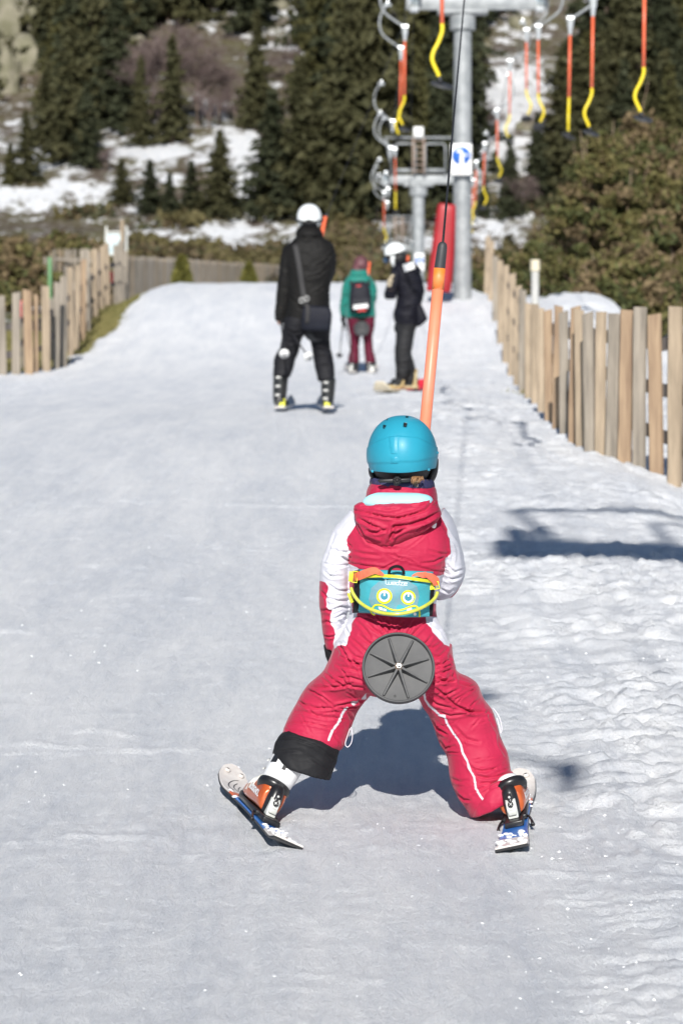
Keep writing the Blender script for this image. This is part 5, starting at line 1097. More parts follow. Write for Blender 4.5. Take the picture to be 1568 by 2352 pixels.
lime = mat('lime_plastic', (.66, .66, .03), .35)
def buckle(cx, cy, w, h, rot, lift):
    q = PK(cx, cy, lift); Rm = Matrix.Rotation(rot, 3, 'Y'); s = YC / F; W = w * s; H = h * s; t = W * .16
    r = None; g = G()
    for (a, b, c_, d_) in ((0, H / 2, W, t), (0, -H / 2, W, t), (-W / 2 + t / 2, 0, t, H), (W / 2 - t / 2, 0, t, H), (0, 0, t * .8, H)): g.box(q + Rm @ Vector((a, 0, b)), (c_, .006, d_), Rm)
    g.box(q + Rm @ Vector((-W * .8, .002, 0)), (W * .7, .009, H * .92), Rm); g.build('buckle', lime, pack, bevel=.0015)
buckle(*c6(312, 282), 12, 25, R(5), .024); buckle(*c6(1160, 372), 14, 16, R(-12), .02)
tube_m = mat('lime_hose', (.46, .48, .04), .22, (.56, .58, .10), 30, coat=.5)
pts_ = M(c6, (270, 395), (290, 450), (345, 530), (430, 595), (530, 640), (640, 665), (760, 668), (880, 650), (990, 612), (1090, 555), (1150, 495), (1172, 440))
g = G(); g.tube([PK(x, y, .03 - .0 * i) + Vector((0, -.004, 0)) for i, (x, y) in enumerate(pts_)], .0052, 12, sub=4); g.build('tube_handle', tube_m, pack)
g = G(); g.box(PK(*c6(268, 500), .015), (.012, .006, .03), Matrix.Rotation(R(-20), 3, 'Y')); g.build('strap_slider', lime, pack, bevel=.0015)
# ================================================================== child's own tow bar: seat disc, pole, grip and rope
tb = empty('tow_bar', P(914.5, 1535, YC - .19), 'tow bar pulling the child: grey ribbed disc at the seat, orange pole and black rope', 'tow bar', None)
dc = P(914.5, 1535, YC - .195); nrm = Vector((.03, -math.cos(R(20)), math.sin(R(20)))).normalized(); ax_ = Vector((1, 0, 0)) - nrm * nrm.x; ax_.normalize(); ay_ = nrm.cross(ax_); ay_ = ay_ if ay_.z > 0 else -ay_
discm = mat('seat_grey_rubber', (.052, .053, .056), .6, (.085, .085, .086), 9, .4, .7, bump=.15, bscale=90, bdist=.001)
RD = .1055; g = G()
def dp(r, q, h): return dc + ax_ * (r * math.cos(q)) + ay_ * (r * math.sin(q)) + nrm * h
prof = [(0, 0), (.02, 0), (.06, -.001), (.088, -.0005), (.0975, .0005), (.0985, .011), (.1005, .0135), (.1035, .013), (.1055, .010), (.1058, .002), (.1048, -.004), (.1052, -.008), (.100, -.012), (.05, -.013), (0, -.013)]
nd = 96; rings = [[dp(max(r, .0003), 2 * math.pi * k / nd, h) for k in range(nd)] for r, h in prof]; g.ring_loft(rings); dk = g.build('seat_disc', discm, tb, auto=35)
sp_m = mat('seat_rib', (.072, .072, .075), .6, (.105, .105, .105), 30)
spk = [(665, 925), (925, 945), (1105, 1135), (1080, 1390), (870, 1550), (600, 1530), (420, 1335), (455, 1080)]
for x, y in spk:
    X_, Y_ = c6(x, y); vx, vy = X_ - 914.5, -(Y_ - 1535) / .94; q = math.atan2(vy, vx); d_ = ax_ * math.cos(q) + ay_ * math.sin(q); s_ = nrm.cross(d_)
    g = G(); rings = []
    for r, w_, h_ in ((.010, .0055, .026), (.03, .0046, .0215), (.06, .0036, .014), (.093, .003, .0065)):
        c_ = dc + d_ * r; rings.append([c_ - s_ * w_ * 1.35 - nrm * .001, c_ - s_ * w_ * .6 + nrm * h_, c_ + s_ * w_ * .6 + nrm * h_, c_ + s_ * w_ * 1.35 - nrm * .001])
    g.ring_loft(rings); g.build('rib', sp_m, dk, smooth=False, bevel=.0006)
g = G(); g.tube([dc, dc + nrm * .024, dc + nrm * .027], [.0145, .0125, .009], 20); g.build('hub', mat('hub_rust', (.16, .10, .06), .7, (.10, .09, .085), 60), dk, auto=30)
g = G(); g.tube([dc + nrm * .025, dc + nrm * .031], .0078, 6); g.tube([dc + nrm * .031, dc + nrm * .040, dc + nrm * .041], [.0046, .0046, .003], 14); g.build('bolt', mat('bolt_zinc', (.35, .35, .35), .4, metal=.6), dk, smooth=False)
for (x, y, r) in ((728, 1513, .0033), (730, 1513, .0016)):
    q_ = P(*c6(x, y), YC - .19); 
vx, vy = (c6(728, 1513)[0] - 914.5) * YC / F, -(c6(728, 1513)[1] - 1535) / .94 * YC / F
c_ = dc + ax_ * vx + ay_ * vy + nrm * .0015; g = G(); g.tube([c_ + ax_ * .0032 * math.cos(t) + ay_ * .0032 * math.sin(t) for t in np.linspace(0, 6.283, 20)], .0005, 5); g.ell(c_, (.001, .001, .001), 8, 6); g.build('mould_mark', sp_m, dk)
# pole: from the disc forward between the legs, then up in front of the child
g = G(); g.tube([dc + Vector((0, .02, -.01)), P(918, 1570, YC + .03), P(930, 1520, YC + .24), P(938, 1440, YC + .30), P(945, 1330, YC + .30), P(951, 1240, YC + .29)], .0175, 14, sub=5); g.build('lower_tube', yellow, tb)
orange2 = mat('orange_pole', (.88, .26, .16), .42, (.86, .225, .115), 3.5, .40, .62, bump=.1, bscale=40)
pt, pb = P(1008.5, 628, YC + .30), P(951, 1240, YC + .29)
g = G(); g.tube([pb, pb.lerp(pt, .5), pt], [.0176, .0176, .0176], 28); g.build('pole', orange2, tb)
g = G(); g.tube([P(1005, 665, YC + .30), P(1009, 616, YC + .30)], [.0182, .0182], 24); g.build('pole_collar', mat('orange_worn', (.84, .21, .03), .5, (.86, .25, .07), 22), tb)
g = G(); ap, bp_ = P(1009, 618, YC + .3), P(1016.5, 556, YC + .3); g.tube([ap, ap.lerp(bp_, .35), ap.lerp(bp_, .8), ap.lerp(bp_, .93), bp_], [.0168, .0160, .0150, .0128, .0070], 24); g.build('grip', rubber, tb, auto=50)
ropem = mat('black_rope', (.012, .012, .013), .6, (.10, .09, .08), 130, .6, .66)
a_ = P(1016.5, 558, YC + .3); b_ = P(1065.5, 0, 14.5); e_ = b_ + (b_ - a_) * 1.25
g = G(); g.tube([a_.lerp(e_, t) for t in np.linspace(0, 1, 30)], .0036, 8); g.build('rope', ropem, tb)
g = G(); g.tube([e_, e_ + Vector((.0, .02, .12)), e_ + Vector((.02, .05, .3))], [.03, .05, .045], 12); g.build('spring_housing', galv2, tb)
g = G(); top = Vector((xl(e_.y), e_.y + .1, zc(e_.y))); s0 = e_ + Vector((.02, .05, .3)); g.tube([s0, s0 + Vector((-.2, 0, .15)), (s0 + top) / 2 + Vector((-.25, 0, 0)), top + Vector((-.1, 0, -.12)), top], .019, 8, sub=5); g.build('spring_arm', galv, tb)
# ================================================================== skis, bindings and boots
bootw = mat('boot_white', (.80, .80, .81), .3, coat=.3); booto = mat('boot_copper', (.48, .085, .02), .28, (.60, .13, .035), 8, metal=.25, coat=.5); bootk = mat('boot_black', (.012, .012, .014), .32, (.02, .02, .022), 20)
skw = mat('ski_white', (.60, .56, .53), .35, (.68, .65, .62), 30); sko = mat('ski_orange', (.72, .14, .05), .35, (.75, .5, .45), 40, .6, .7); skb = mat('ski_blue', (.02, .13, .46), .3, (.03, .18, .55), 20); skk = mat('ski_base', (.02, .02, .022), .4)
bindw = mat('binding_white', (.62, .63, .60), .4, (.50, .51, .48), 30); snowy = mat('stuck_snow', (.86, .87, .89), .6, bump=.5, bscale=120, bdist=.003)
def skiset(side, tail, head, roll, pitch, L, label, cuffdir, textx):
    """side -1 left / +1 right. tail: world point of the tail centre on the snow"""
    tail = Vector(tail); t = Vector((math.sin(head), math.cos(head), pitch)).normalized(); s0 = t.cross(Vector((0, 0, 1))).normalized()   # s0 = right
    n0 = s0.cross(t); rr = Matrix.Rotation(roll, 3, t); s_ = rr @ s0; n_ = rr @ n0
    def q(a, b, c): return tail + t * a + s_ * b + n_ * c
    ski = empty('ski', tail, label, 'ski', None)
    Lw = [(0, .046), (.02, .049), (.06, .048), (L * .3, .038), (L * .5, .036), (L * .7, .040), (L * .88, .050), (L * .94, .051), (L * .975, .040), (L * .993, .022), (L, .008)]
    la = [a for a, _ in Lw]; wa = [w_ for _, w_ in Lw]
    lift = lambda a: .055 * max(0, (a - L * .8) / (L * .2)) ** 2 + .012 * max(0, (.06 - a) / .06) ** 2
    def strip(name, a0, a1, m, c0, c1_, wsc=1., par=ski, k=24):
        g = G(); rings = []
        for i in range(k + 1):
            a = a0 + (a1 - a0) * i / k; w_ = float(np.interp(a, la, wa)) * wsc; l = lift(a)
            rings.append([q(a, -w_, l + c0), q(a, w_, l + c0), q(a, w_, l + c1_), q(a, -w_, l + c1_)])
        g.ring_loft(rings); return g.build(name, m, par, smooth=False)
    strip('ski_base', 0, L, skk, 0, .006, 1.0, k=60)
    def slant(name, a0, a1, m, k0, k1):
        g = G(); rings = []
        for i in range(25):
            f = i / 24; ring_ = []
            for b, kk in ((-1, 0), (1, 1)):
                a = (a0 + (k0 if b * side < 0 else 0)) * (1 - f) + (a1 + (k1 if b * side < 0 else 0)) * f; a = min(max(a, 0), L); w_ = float(np.interp(a, la, wa)) * .985; ring_.append((a, b * w_))
            rings.append([q(a, b, lift(a) + .006) for a, b in ring_] + [q(a, b * .97, lift(a) + .0115) for a, b in ring_[::-1]])
        g.ring_loft(rings); return g.build(name, m, ski, smooth=False)
    slant('topsheet', 0, L * .15, skw, 0, .02); slant('topsheet', L * .15, L * .66, skb, .02, .05); slant('topsheet', L * .66, L * .74, sko, .05, .06); slant('topsheet', L * .74, L, skw, .06, 0)
    # printed black swoosh and tip rivets
    g = G(); 
    for bz in (((.80, -.012), (.835, -.020), (.875, -.016), (.91, -.002), (.925, .012)), ((.81, .0), (.84, -.006), (.875, -.002), (.90, .008)), ((.80, .006), (.83, .004), (.86, .008), (.88, .014))): g.tube([q(L * a, b * 1.3, lift(L * a) + .0117) for a, b in bz], .0026, 6, sub=4, flat=.2)
    g.build('print', bootk, ski)
    for b in (-.024, .024):
        g = G(); g.tube([q(L * .955, b, lift(L * .955) + .009), q(L * .955, b, lift(L * .955) + .019)], [.011, .009], 12); g.build('tip_cap', skw, ski); g = G(); g.tube([q(L * .955, b, lift(L * .955) + .019), q(L * .955, b, lift(L * .955) + .021)], .004, 10); g.build('tip_rivet', bootk, ski)
    # caked snow
    rs = random.Random(5 + side); g = G()
    for _ in range(90):
        a = rs.uniform(.03, .22) if rs.random() < .65 else rs.uniform(L * .6, L * .8); b = rs.uniform(-.042, .042); r_ = rs.uniform(.002, .0075); g.ell(q(a, b, lift(a) + .0105 + rs.uniform(0, .004)), (r_ * 1.3, r_ * 1.3, r_ * .6), 8, 6)
    o = g.build('caked_snow', snowy, ski, smooth=False); o['kind'] = 'stuff'
    H = (.265 + (8.66 - tail[1]) * .93) if side < 0 else (.287 + (8.62 - tail[1]) * .95)      # heel position along the ski
    BM = Matrix((s_, t, n_)).transposed()
    # heel piece
    g = G(); g.box(q(H - .03, 0, .02), (.055, .14, .018), BM); g.build('binding_track', bootk, ski, bevel=.003)
    g = G(); g.prism([q(H - .060, -.015, .03), q(H - .045, -.015, .078), q(H - .026, -.015, .088), q(H - .010, -.015, .074), q(H + .002, -.015, .03)], s_ * .030); g.build('heel_piece', bindw, ski, bevel=.003)
    g = G(); g.box(q(H - .060, 0, .048), (.024, .010, .016), BM); g.build('heel_lever', bindw, ski, bevel=.003)
    g = G(); hc = q(H - .0535, 0, .072); nn = (-t * .9 + n_ * .35).normalized(); g.disc(hc, nn, .0085, .004, 18); g.build('heel_screw', mat('screw_dark', (.10, .10, .10), .3, metal=.8), ski)
    g = G(); a1 = nn.orthogonal().normalized(); b1 = nn.cross(a1); c1x = hc + nn * .003 * (1 if (hc + nn).y < hc.y else -1)
    g.tube([c1x - a1 * .006, c1x + a1 * .006], .0011, 5); g.tube([c1x - b1 * .006, c1x + b1 * .006], .0011, 5); g.build('screw_cross', bindw, ski)
    for b in (-1, 1):
        g = G(); g.tube([q(H + .02, b * .030, .022), q(H - .02, b * .043, .018), q(H - .06, b * .050, .012), q(H - .075, b * .051, .004)], [.0035, .0035, .004, .007], 8, sub=3); g.build('brake_arm', bootk, ski)
    g = G(); g.box(q(H + .245, 0, .025), (.06, .06, .022), BM); g.prism([q(H + .225, -.026, .032), q(H + .235, -.026, .062), q(H + .265, -.026, .058), q(H + .275, -.026, .032)], s_ * .052); g.build('toe_piece', bootk, ski, bevel=.004)
    # ---- boot (child of the person)
    boot = empty('ski_boot', (0, 0, 0)); boot.parent = child; boot.name = 'ski_boot'
    st = [(-.012, .020, .018, .040), (-.004, .034, .018, .088), (.015, .041, .018, .115), (.05, .044, .018, .122), (.09, .046, .018, .108), (.13, .048, .018, .088), (.17, .047, .018, .074), (.20, .043, .018, .066), (.222, .034, .018, .052), (.232, .018, .02, .040)]
    g = G(); rings = []
    for a, w_, z0_, z1_ in st:
        ring_ = []
        for k in range(24):
            th_ = 2 * math.pi * k / 24; cx_ = math.copysign(abs(math.cos(th_)) ** .7, math.cos(th_)); sz_ = math.copysign(abs(math.sin(th_)) ** .75, math.sin(th_)); ring_.append(q(H + a, w_ * cx_, .012 + (z0_ + z1_) / 2 + (z1_ - z0_) / 2 * sz_))
        rings.append(ring_)
    g.ring_loft(rings); sh = g.build('lower_shell', booto, boot, remesh=.003, smoothit=3)
    g = G(); g.box(q(H + .11, 0, .022), (.072, .262, .016), BM); g.build('sole', bootk, boot, bevel=.004)
    # black heel spine and ankle surround
    cd = (Vector(cuffdir)).normalized(); ank = q(H + .045, 0, .122)
    g = G(); g.tube([q(H - .013, 0, .03), q(H - .016, 0, .07), q(H - .008, 0, .100), q(H + .01, 0, .12)], [.021, .024, .022, .014], 18, sub=4); g.build('heel_spine', bootk, boot)
    g = G(); g.tube([q(H - .034, 0, .045), q(H - .038, 0, .075), q(H - .030, 0, .10)], [.006, .009, .006], 8); g.build('heel_rib', mat('boot_dark_grey', (.03, .03, .034), .35), boot)
    g = G()
    for k in range(3): g.ell(q(H - .047, .0, .06 + k * .016), (.004, .004, .004), 8, 6)
    g.build('heel_stud', bindw, boot)
    g = G(); g.tube([q(H + .045, b_, c_) for b_, c_ in ()] or [ank - cd * .034, ank - cd * .022, ank - cd * .010], [.047, .052, .050], 24); g.build('ankle_ring', bootk, boot)
    fw_ = (t - cd * t.dot(cd)).normalized(); sw = fw_.cross(cd).normalized()
    g = G(); rings = []
    for h_, w_, dpt in ((-.010, .043, .052), (.0, .046, .057), (.02, .048, .060), (.06, .050, .062), (.10, .051, .062), (.125, .052, .062), (.135, .05, .06)) if side < 0 else ((-.012, .034, .04), (.0, .034, .04), (.008, .03, .034)):
        rings.append([ank + cd * h_ + sw * (w_ * math.cos(a)) + fw_ * (dpt * math.sin(a) - .004) for a in [2 * math.pi * k / 32 for k in range(32)]])
    g.ring_loft(rings); cuff = g.build('cuff', bootw, boot)
    def onc(ang, h_, e=.002): return ank + cd * h_ + sw * ((.0495 + e) * math.cos(ang)) + fw_ * ((.0615 + e) * math.sin(ang) - .004)
    # which way round is the visible (outer) side: angle measured from +sw
    sg = 1 if sw.x * side > 0 else -1
    def an(deg): return math.pi * (0 if sg > 0 else 1) + (-1 if sg > 0 else 1) * R(deg) 
    def patch(name, a0, a1, h0, h1, m, e=.0015, taper=0.):
        g = G(); V_ = []; nx = 8
        for j in range(2):
            for k in range(nx + 1): V_.append(onc(an(a0 + (a1 - a0) * k / nx), (h0 if j == 0 else h1) + (taper * k / nx if j else 0), e))
        g.add(V_, [(k, k + 1, nx + 2 + k, nx + 1 + k) for k in range(nx)]); g.build(name, m, cuff, smooth=True)
    # lettering on the outer side of the shell
    Vt, Ft = textmesh('ROSSIGNOL', bold=.05); g = G(); pts = []
    for x, y, _ in Vt:
        f = 1 - x if side < 0 else x
        a = H + .012 + (1 - x if side < 0 else x) * .105
        z_ = .062 + y * .020 + .010 * ((1 - x) if side < 0 else (1 - x)) * .4
        w_ = float(np.interp(a - H, [p[0] for p in st], [p[1] for p in st])); zz0 = float(np.interp(a - H, [p[0] for p in st], [p[2] for p in st])); zz1 = float(np.interp(a - H, [p[0] for p in st], [p[3] for p in st]))
        sz = (z_ - .012 - (zz0 + zz1) / 2) / ((zz1 - zz0) / 2); sz = max(-.99, min(.99, sz)); cxx = (1 - abs(sz) ** (2 / .75)) ** (.7 / 2)
        pts.append(q(a, side * (w_ * cxx + .0022), z_))
    g.add(pts, Ft); g.build('lettering', mat('print_white2', (.85, .85, .85), .4), sh, smooth=False)
    if side > 0: return ski
    patch('cuff_window', 8, 34, .035, .062, bootk, .0012, .018); patch('cuff_window', 62, 74, .02, .06, bootk, .0012)
    g = G(); cc = onc(an(50), .062, .0012); e1 = (onc(an(52), .062, .0012) - onc(an(48), .062, .0012)).normalized(); nn = (cc - (ank + cd * .062)).normalized(); g.disc(cc, nn, .0105, .0016, 26); g.build('cuff_badge', bootk, cuff)
    g = G(); e1 = e1 * (1 if e1.x > 0 else -1); B_ = lambda a, b: cc + nn * .0022 + e1 * a + cd * b
    for pl in ([(-.003, -.006), (-.003, .006), (.003, .005), (.003, .001), (-.003, 0)], [(-.001, 0), (.005, -.006)]): g.tube([B_(a, b) for a, b in pl], .001, 5)
    g.build('cuff_badge_mark', bootw, cuff)
    for hh in (.02, .05, .095):
        g = G(); g.tube([onc(an(-62 + k * 12), hh + .01 * math.sin(k), .004) for k in range(5)], .0035, 6, flat=.5); g.build('buckle', bindw, boot)
    g = G(); cb = onc(an(-22), .118, .004); g.tube([cb + cd * .014 * math.sin(a) + fw_ * .014 * math.cos(a) for a in np.linspace(.6, 5.6, 14)], .0055, 8); g.build('top_buckle', bootw, boot)
    for k, (a, z_) in enumerate(((.10, .105), (.125, .095), (.15, .085))):
        g = G(); g.tube([q(H + a, side * .046, z_ - .03), q(H + a + .008, side * .036, z_ + .006), q(H + a + .01, side * .006, z_ + .022), q(H + a, -side * .03, z_ + .01)], [.0045, .0045, .004, .004], 8, sub=3); g.build('buckle', bindw, boot)
    return ski
pl_ = ground_hit(657, 1963); pr_ = ground_hit(1176, 1974)
dL = 8.66 - pl_.y; dR = 8.62 - pr_.y
zt_l = gz(pl_.x, pl_.y) + .018; zt_r = gz(pr_.x, pr_.y) + .016
legL = (P(722, 1745, YC - .0) - P(655, 1865, YC - .08)); legR = (P(1120, 1780, YC - .0) - P(1165, 1880, YC - .08))
skiset(-1, (pl_.x, pl_.y, zt_l), R(-12.5), R(25), .068, .90 + dL * .55, 'left ski of the child, tip turned outward, white tail over blue and orange', legL, 0)
skiset(1, (pr_.x, pr_.y, zt_r), R(5), R(-13), .062, .90 + dR * .55, 'right ski of the child, tip half hidden behind the pink trouser cuff', legR, 0)
# ================================================================== the grown-ups further up
def L2(f, *rows): return [f(a, b) + f(c, d_) + (e, r) for a, b, c, d_, e, r in rows]
def garment(name, Y0, lofts, m, par, vox, amp=.004, sc=.09, fs=None, mm=3.0):
    g = G()
    for l in lofts: g.pxloft(Y0, l, 3, 28, 2.3)
    o = g.build(name, m, par, remesh=vox, smoothit=3); noise_disp(o.data, amp, sc, (1, 1, 1.5), len(name))
    if fs: folds(o.data, fs, rootloc(par), mm)
    return o
def pxtube(Y0, f, pts, r, name, m, par, dys=None, sub=3, n=10, flat=1.):
    g = G(); g.tube([P(*f(x, y), Y0 + (dys[i] if dys else 0)) for i, (x, y) in enumerate(pts)], r, n, sub=sub, flat=flat); return g.build(name, m, par)
blk = cloth('black_jacket', (.008, .0075, .0075), col2=(.012, .0115, .011), bump=.5); blk2 = cloth('black_trousers', (.011, .011, .014), col2=(.018, .018, .021), bump=.5); navy = cloth('navy_black', (.007, .007, .012), col2=(.012, .012, .018)); greyb = cloth('grey_black', (.016, .016, .018), col2=(.028, .028, .03))
whel = mat('helmet_white', (.80, .83, .83), .3, coat=.3)
# ---- the tall man (depth 27.5)
YM = 27.5; fz = P(*ca(360, 1935), YM); man = empty('person', (fz.x, YM, gz(fz.x, YM)), 'tall person in black jacket and white helmet, shoulder bag hanging across the back', 'person')
mt = L2(ca, (350, 300, 480, 300, .0, .06), (310, 330, 520, 330, 0, .10), (300, 380, 545, 380, 0, .13), (250, 425, 600, 420, 0, .14), (205, 470, 640, 460, 0, .15), (195, 560, 650, 550, 0, .165), (210, 700, 628, 700, 0, .17), (225, 850, 600, 850, 0, .165), (215, 980, 600, 980, 0, .17), (200, 1090, 610, 1090, 0, .18), (195, 1125, 600, 1130, 0, .17))
ml = L2(ca, (235, 440, 300, 560, 0, .08), (185, 480, 275, 580, 0, .085), (160, 600, 258, 630, 0, .08), (142, 740, 250, 760, 0, .078), (128, 880, 235, 900, .02, .07), (115, 1000, 215, 1020, .03, .065), (112, 1090, 190, 1110, .04, .055), (118, 1125, 180, 1135, .05, .045))
mr = L2(ca, (560, 430, 520, 560, 0, .08), (640, 470, 560, 580, 0, .09), (657, 580, 570, 620, 0, .085), (650, 690, 560, 720, .04, .08), (625, 770, 550, 800, .12, .075), (590, 780, 530, 790, .22, .06), (545, 740, 500, 745, .3, .045))
mll = L2(ca, (195, 1090, 420, 1120, 0, .17), (190, 1160, 400, 1220, 0, .16), (178, 1260, 345, 1290, .03, .12), (160, 1360, 325, 1390, .07, .11), (110, 1460, 290, 1480, .07, .10), (100, 1560, 265, 1580, .03, .10), (95, 1620, 235, 1640, .0, .09))
mrl = L2(ca, (400, 1110, 615, 1090, 0, .17), (420, 1210, 610, 1180, 0, .16), (430, 1300, 600, 1290, .03, .12), (450, 1400, 612, 1390, .07, .11), (462, 1490, 628, 1470, .07, .10), (480, 1590, 640, 1570, .03, .10), (500, 1670, 642, 1650, 0, .09))
hand_l = L2(ca, (122, 1120, 178, 1130, .05, .03), (122, 1145, 176, 1150, .055, .028), (130, 1165, 172, 1168, .06, .022))
sh2 = lambda l, f=.82: shr(l, f)
headbody('body', YM, sh2([mt[0]] + mt[2:]), [sh2(mll), sh2(mrl), sh2(ml) + sh2(hand_l, .8), sh2(mr)], (*ca(415, 215), 24, 0), man, vox=.013)
jk = garment('jacket', YM, [mt, ml, mr], blk, man, .012, .006, .1, [(M(ca, *a), w, d_) for a, w, d_ in [(((260, 620), (330, 650), (400, 640)), 2, 5), (((640, 500), (560, 600), (480, 640)), 2.2, 6), (((600, 640), (500, 720), (400, 740)), 2.2, 6), (((190, 700), (220, 720), (250, 700)), 1.6, 6), (((150, 860), (190, 880), (240, 850)), 1.6, 6), (((230, 900), (300, 960), (380, 980)), 2.2, 6), (((580, 800), (500, 860), (450, 880)), 2, 5), (((330, 350), (400, 400), (520, 370)), 2, 8), (((130, 1000), (170, 1010), (210, 990)), 1.6, 5)]])
garment('trousers', YM, [mll, mrl], blk2, man, .012, .006, .1, [(M(ca, *a), w, d_) for a, w, d_ in [(((190, 1340), (250, 1370), (320, 1350)), 1.8, 8), (((160, 1420), (220, 1450), (300, 1440)), 1.8, 8), (((110, 1520), (180, 1500), (260, 1530)), 1.8, 7), (((450, 1350), (520, 1340), (600, 1360)), 1.8, 7), (((460, 1450), (540, 1440), (620, 1460)), 1.8, 8), (((480, 1540), (560, 1520), (630, 1540)), 1.8, 7), (((210, 1200), (280, 1230), (340, 1220)), 2, 7)]])
g = G(); g.pxloft(YM, L2(ca, (330, 285, 500, 285, .0, .10), (300, 320, 530, 320, -.01, .12), (295, 360, 545, 355, -.02, .13), (310, 395, 530, 390, -.02, .11)), 3, 26); g.build('jacket_hood', blk, man, remesh=.012, smoothit=3)
mh = helmet('helmet', *ca(418, 205), YM, .112, .14, .125, whel, man, n=64, mrows=44, back=1.78, sidea=2.25)
g = G(); c = P(*ca(420, 225), YM); g.ell(c, (.095, .12, .12), 24, 16); g.build('helmet_liner', hblack, mh)
g = G(); c = P(*ca(418, 205), YM); g.tube([c + Vector((.116 * math.cos(a), .142 * math.sin(a), -.02 - .03 * abs(math.sin(a)))) for a in np.linspace(-math.pi, 0, 24)], .017, 8, flat=.6); g.build('goggle_strap', hblack, mh)
def skiboot(Y0, f, top, bot, w, par, m, m2, lab='ski_boot', dz=.3):
    (x0, y0), (x1, y1) = top, bot; a = P(*f(x0, y0), Y0); b = P(*f(x1, y1), Y0 - .02); g = G(); k = Y0 / F * .2563
    g.tube([a, a.lerp(b, .5), b + Vector((0, 0, .05))], [w * k * .55, w * k * .5, w * k * .45], 18); g.tube([b + Vector((0, -.07, .045)), b + Vector((0, .05, .05)), b + Vector((0, .2, .035))], [w * k * .36, w * k * .42, w * k * .36], 16)
    bo = g.build(lab, m, par, remesh=.011, smoothit=2); 
    for t in (.15, .4, .65):
        c = a.lerp(b, t); g = G(); g.box(c + Vector((-.02, -w * k * .53, 0)), (.05, .02, .022)); g.build('buckle', m2, bo, bevel=.004)
    return bo
bks = mat('boot_black2', (.015, .015, .016), .3, coat=.4); bsil = mat('buckle_silver', (.38, .38, .37), .35, metal=.5); ylb = mat('binding_yellow', (.62, .62, .03), .4)
skiboot(YM, ca, (165, 1590), (150, 1905), 130, man, bks, bsil); skiboot(YM, ca, (590, 1640), (580, 1925), 125, man, bks, bsil)
def adult_ski(x, y, Y0, f, head, label, L=1.5, m=None, back=.45):
    c = P(*f(x, y), Y0 - back); z = gz(c.x, c.y) + .03; t = Vector((math.sin(R(head)), math.cos(R(head)), (gz(c.x, c.y + 1) - gz(c.x, c.y)))).normalized(); s = Vector((t.y, -t.x, 0)).normalized(); n = s.cross(t); c = Vector((c.x, c.y, z))
    r = empty('ski', c, label, 'ski', None); g = G(); rings = []
    for i in range(31):
        a = L * i / 30; w = float(np.interp(a / L, [0, .04, .5, .88, .95, 1], [.045, .052, .037, .052, .045, .006])); up = .08 * max(0, (a / L - .86) / .14) ** 2 + .015 * max(0, (.05 - a / L) / .05)
        rings.append([c + t * a + s * b + n * (up + h) for b, h in ((-w, 0), (w, 0), (w, .014), (-w, .014))])
    g.ring_loft(rings); g.build('ski_body', m or skw, r, smooth=False)
    g = G(); h = c + t * (back - .07); g.prism([h + n * .016 - s * .025 - t * .04, h + n * .085 - s * .025, h + n * .085 - s * .025 + t * .03, h + n * .016 - s * .025 + t * .05], s * .05); g.build('heel_piece', ylb if m is None else bindw, r, bevel=.004)
    g = G(); h = c + t * (back + .26); g.box(h + n * .04, (.06, .06, .045)); g.build('toe_piece', bootk, r, bevel=.004); return r
adult_ski(150, 1940, YM, ca, 3, 'left ski under the tall person with the shoulder bag'); adult_ski(595, 1945, YM, ca, -3, 'right ski under the tall person with the shoulder bag')
# shoulder bag
p_ = P(*ca(480, 1200), YM - .22); bag = empty('shoulder_bag', p_, 'dark messenger bag hanging at the hips of the tall person in black', 'bag')
bm_ = cloth('bag_navy', (.009, .010, .016), col2=(.014, .016, .024)); g = G(); g.pxloft(YM - .24, L2(ca, (385, 985, 585, 1000, 0, .03), (365, 1010, 612, 1025, 0, .05), (352, 1080, 622, 1080, 0, .06), (345, 1150, 615, 1160, 0, .06), (350, 1200, 605, 1210, 0, .05), (370, 1215, 590, 1222, 0, .03)), 3, 26, 4); g.build('bag_body', bm_, bag, remesh=.01, smoothit=3)
g = G(); g.pxloft(YM - .285, L2(ca, (378, 1000, 592, 1012, 0, .012), (362, 1040, 615, 1045, 0, .02), (358, 1110, 612, 1115, 0, .022), (400, 1160, 570, 1165, 0, .012)), 3, 20, 4); g.build('flap', cloth('bag_flap', (.012, .013, .02)), bag)
pxtube(YM, ca, [(290, 440), (315, 560), (338, 700), (355, 820), (375, 930), (390, 990)], .026, 'strap', mat('strap_grey', (.02, .019, .02), .7), bag, [-.13, -.17, -.19, -.19, -.21, -.24], flat=.25)
pxtube(YM, ca, [(400, 980), (405, 1060), (395, 1150)], .02, 'bag_tab', mat('strap_grey', (.02, .019, .02), .7), bag, [-.30, -.31, -.3], flat=.3)
for x, y in ((350, 945), (395, 930)):
    g = G(); c = P(*ca(x, y), YM - .24); g.tube([c + Vector((.02 * math.cos(a), -.01, .022 * math.sin(a))) for a in np.linspace(0, 6.283, 16)], .006, 6); g.build('ring', bsil, bag)
def pole(f, Y0, a, b, label, basket=None, dy=(0, 0), grip=True, col=None, back=0.0):
    A = P(*f(*a), Y0 + dy[0]); B = P(*f(*b), Y0 + dy[1]); r = empty('ski_pole', B, label, 'ski pole', None)
    g = G(); g.tube([A, B], [.0085, .006], 8); g.build('shaft', col or steel_d, r)
    d_ = (A - B).normalized()
    if grip: g = G(); g.tube([A + d_ * .02, A - d_ * .06, A - d_ * .11], [.018, .015, .013], 10); g.build('grip', bootk, r)
    g = G(); c = B + d_ * .06; g.disc(c, d_, .045, .012, 18); g.build('basket', basket or bootk, r)
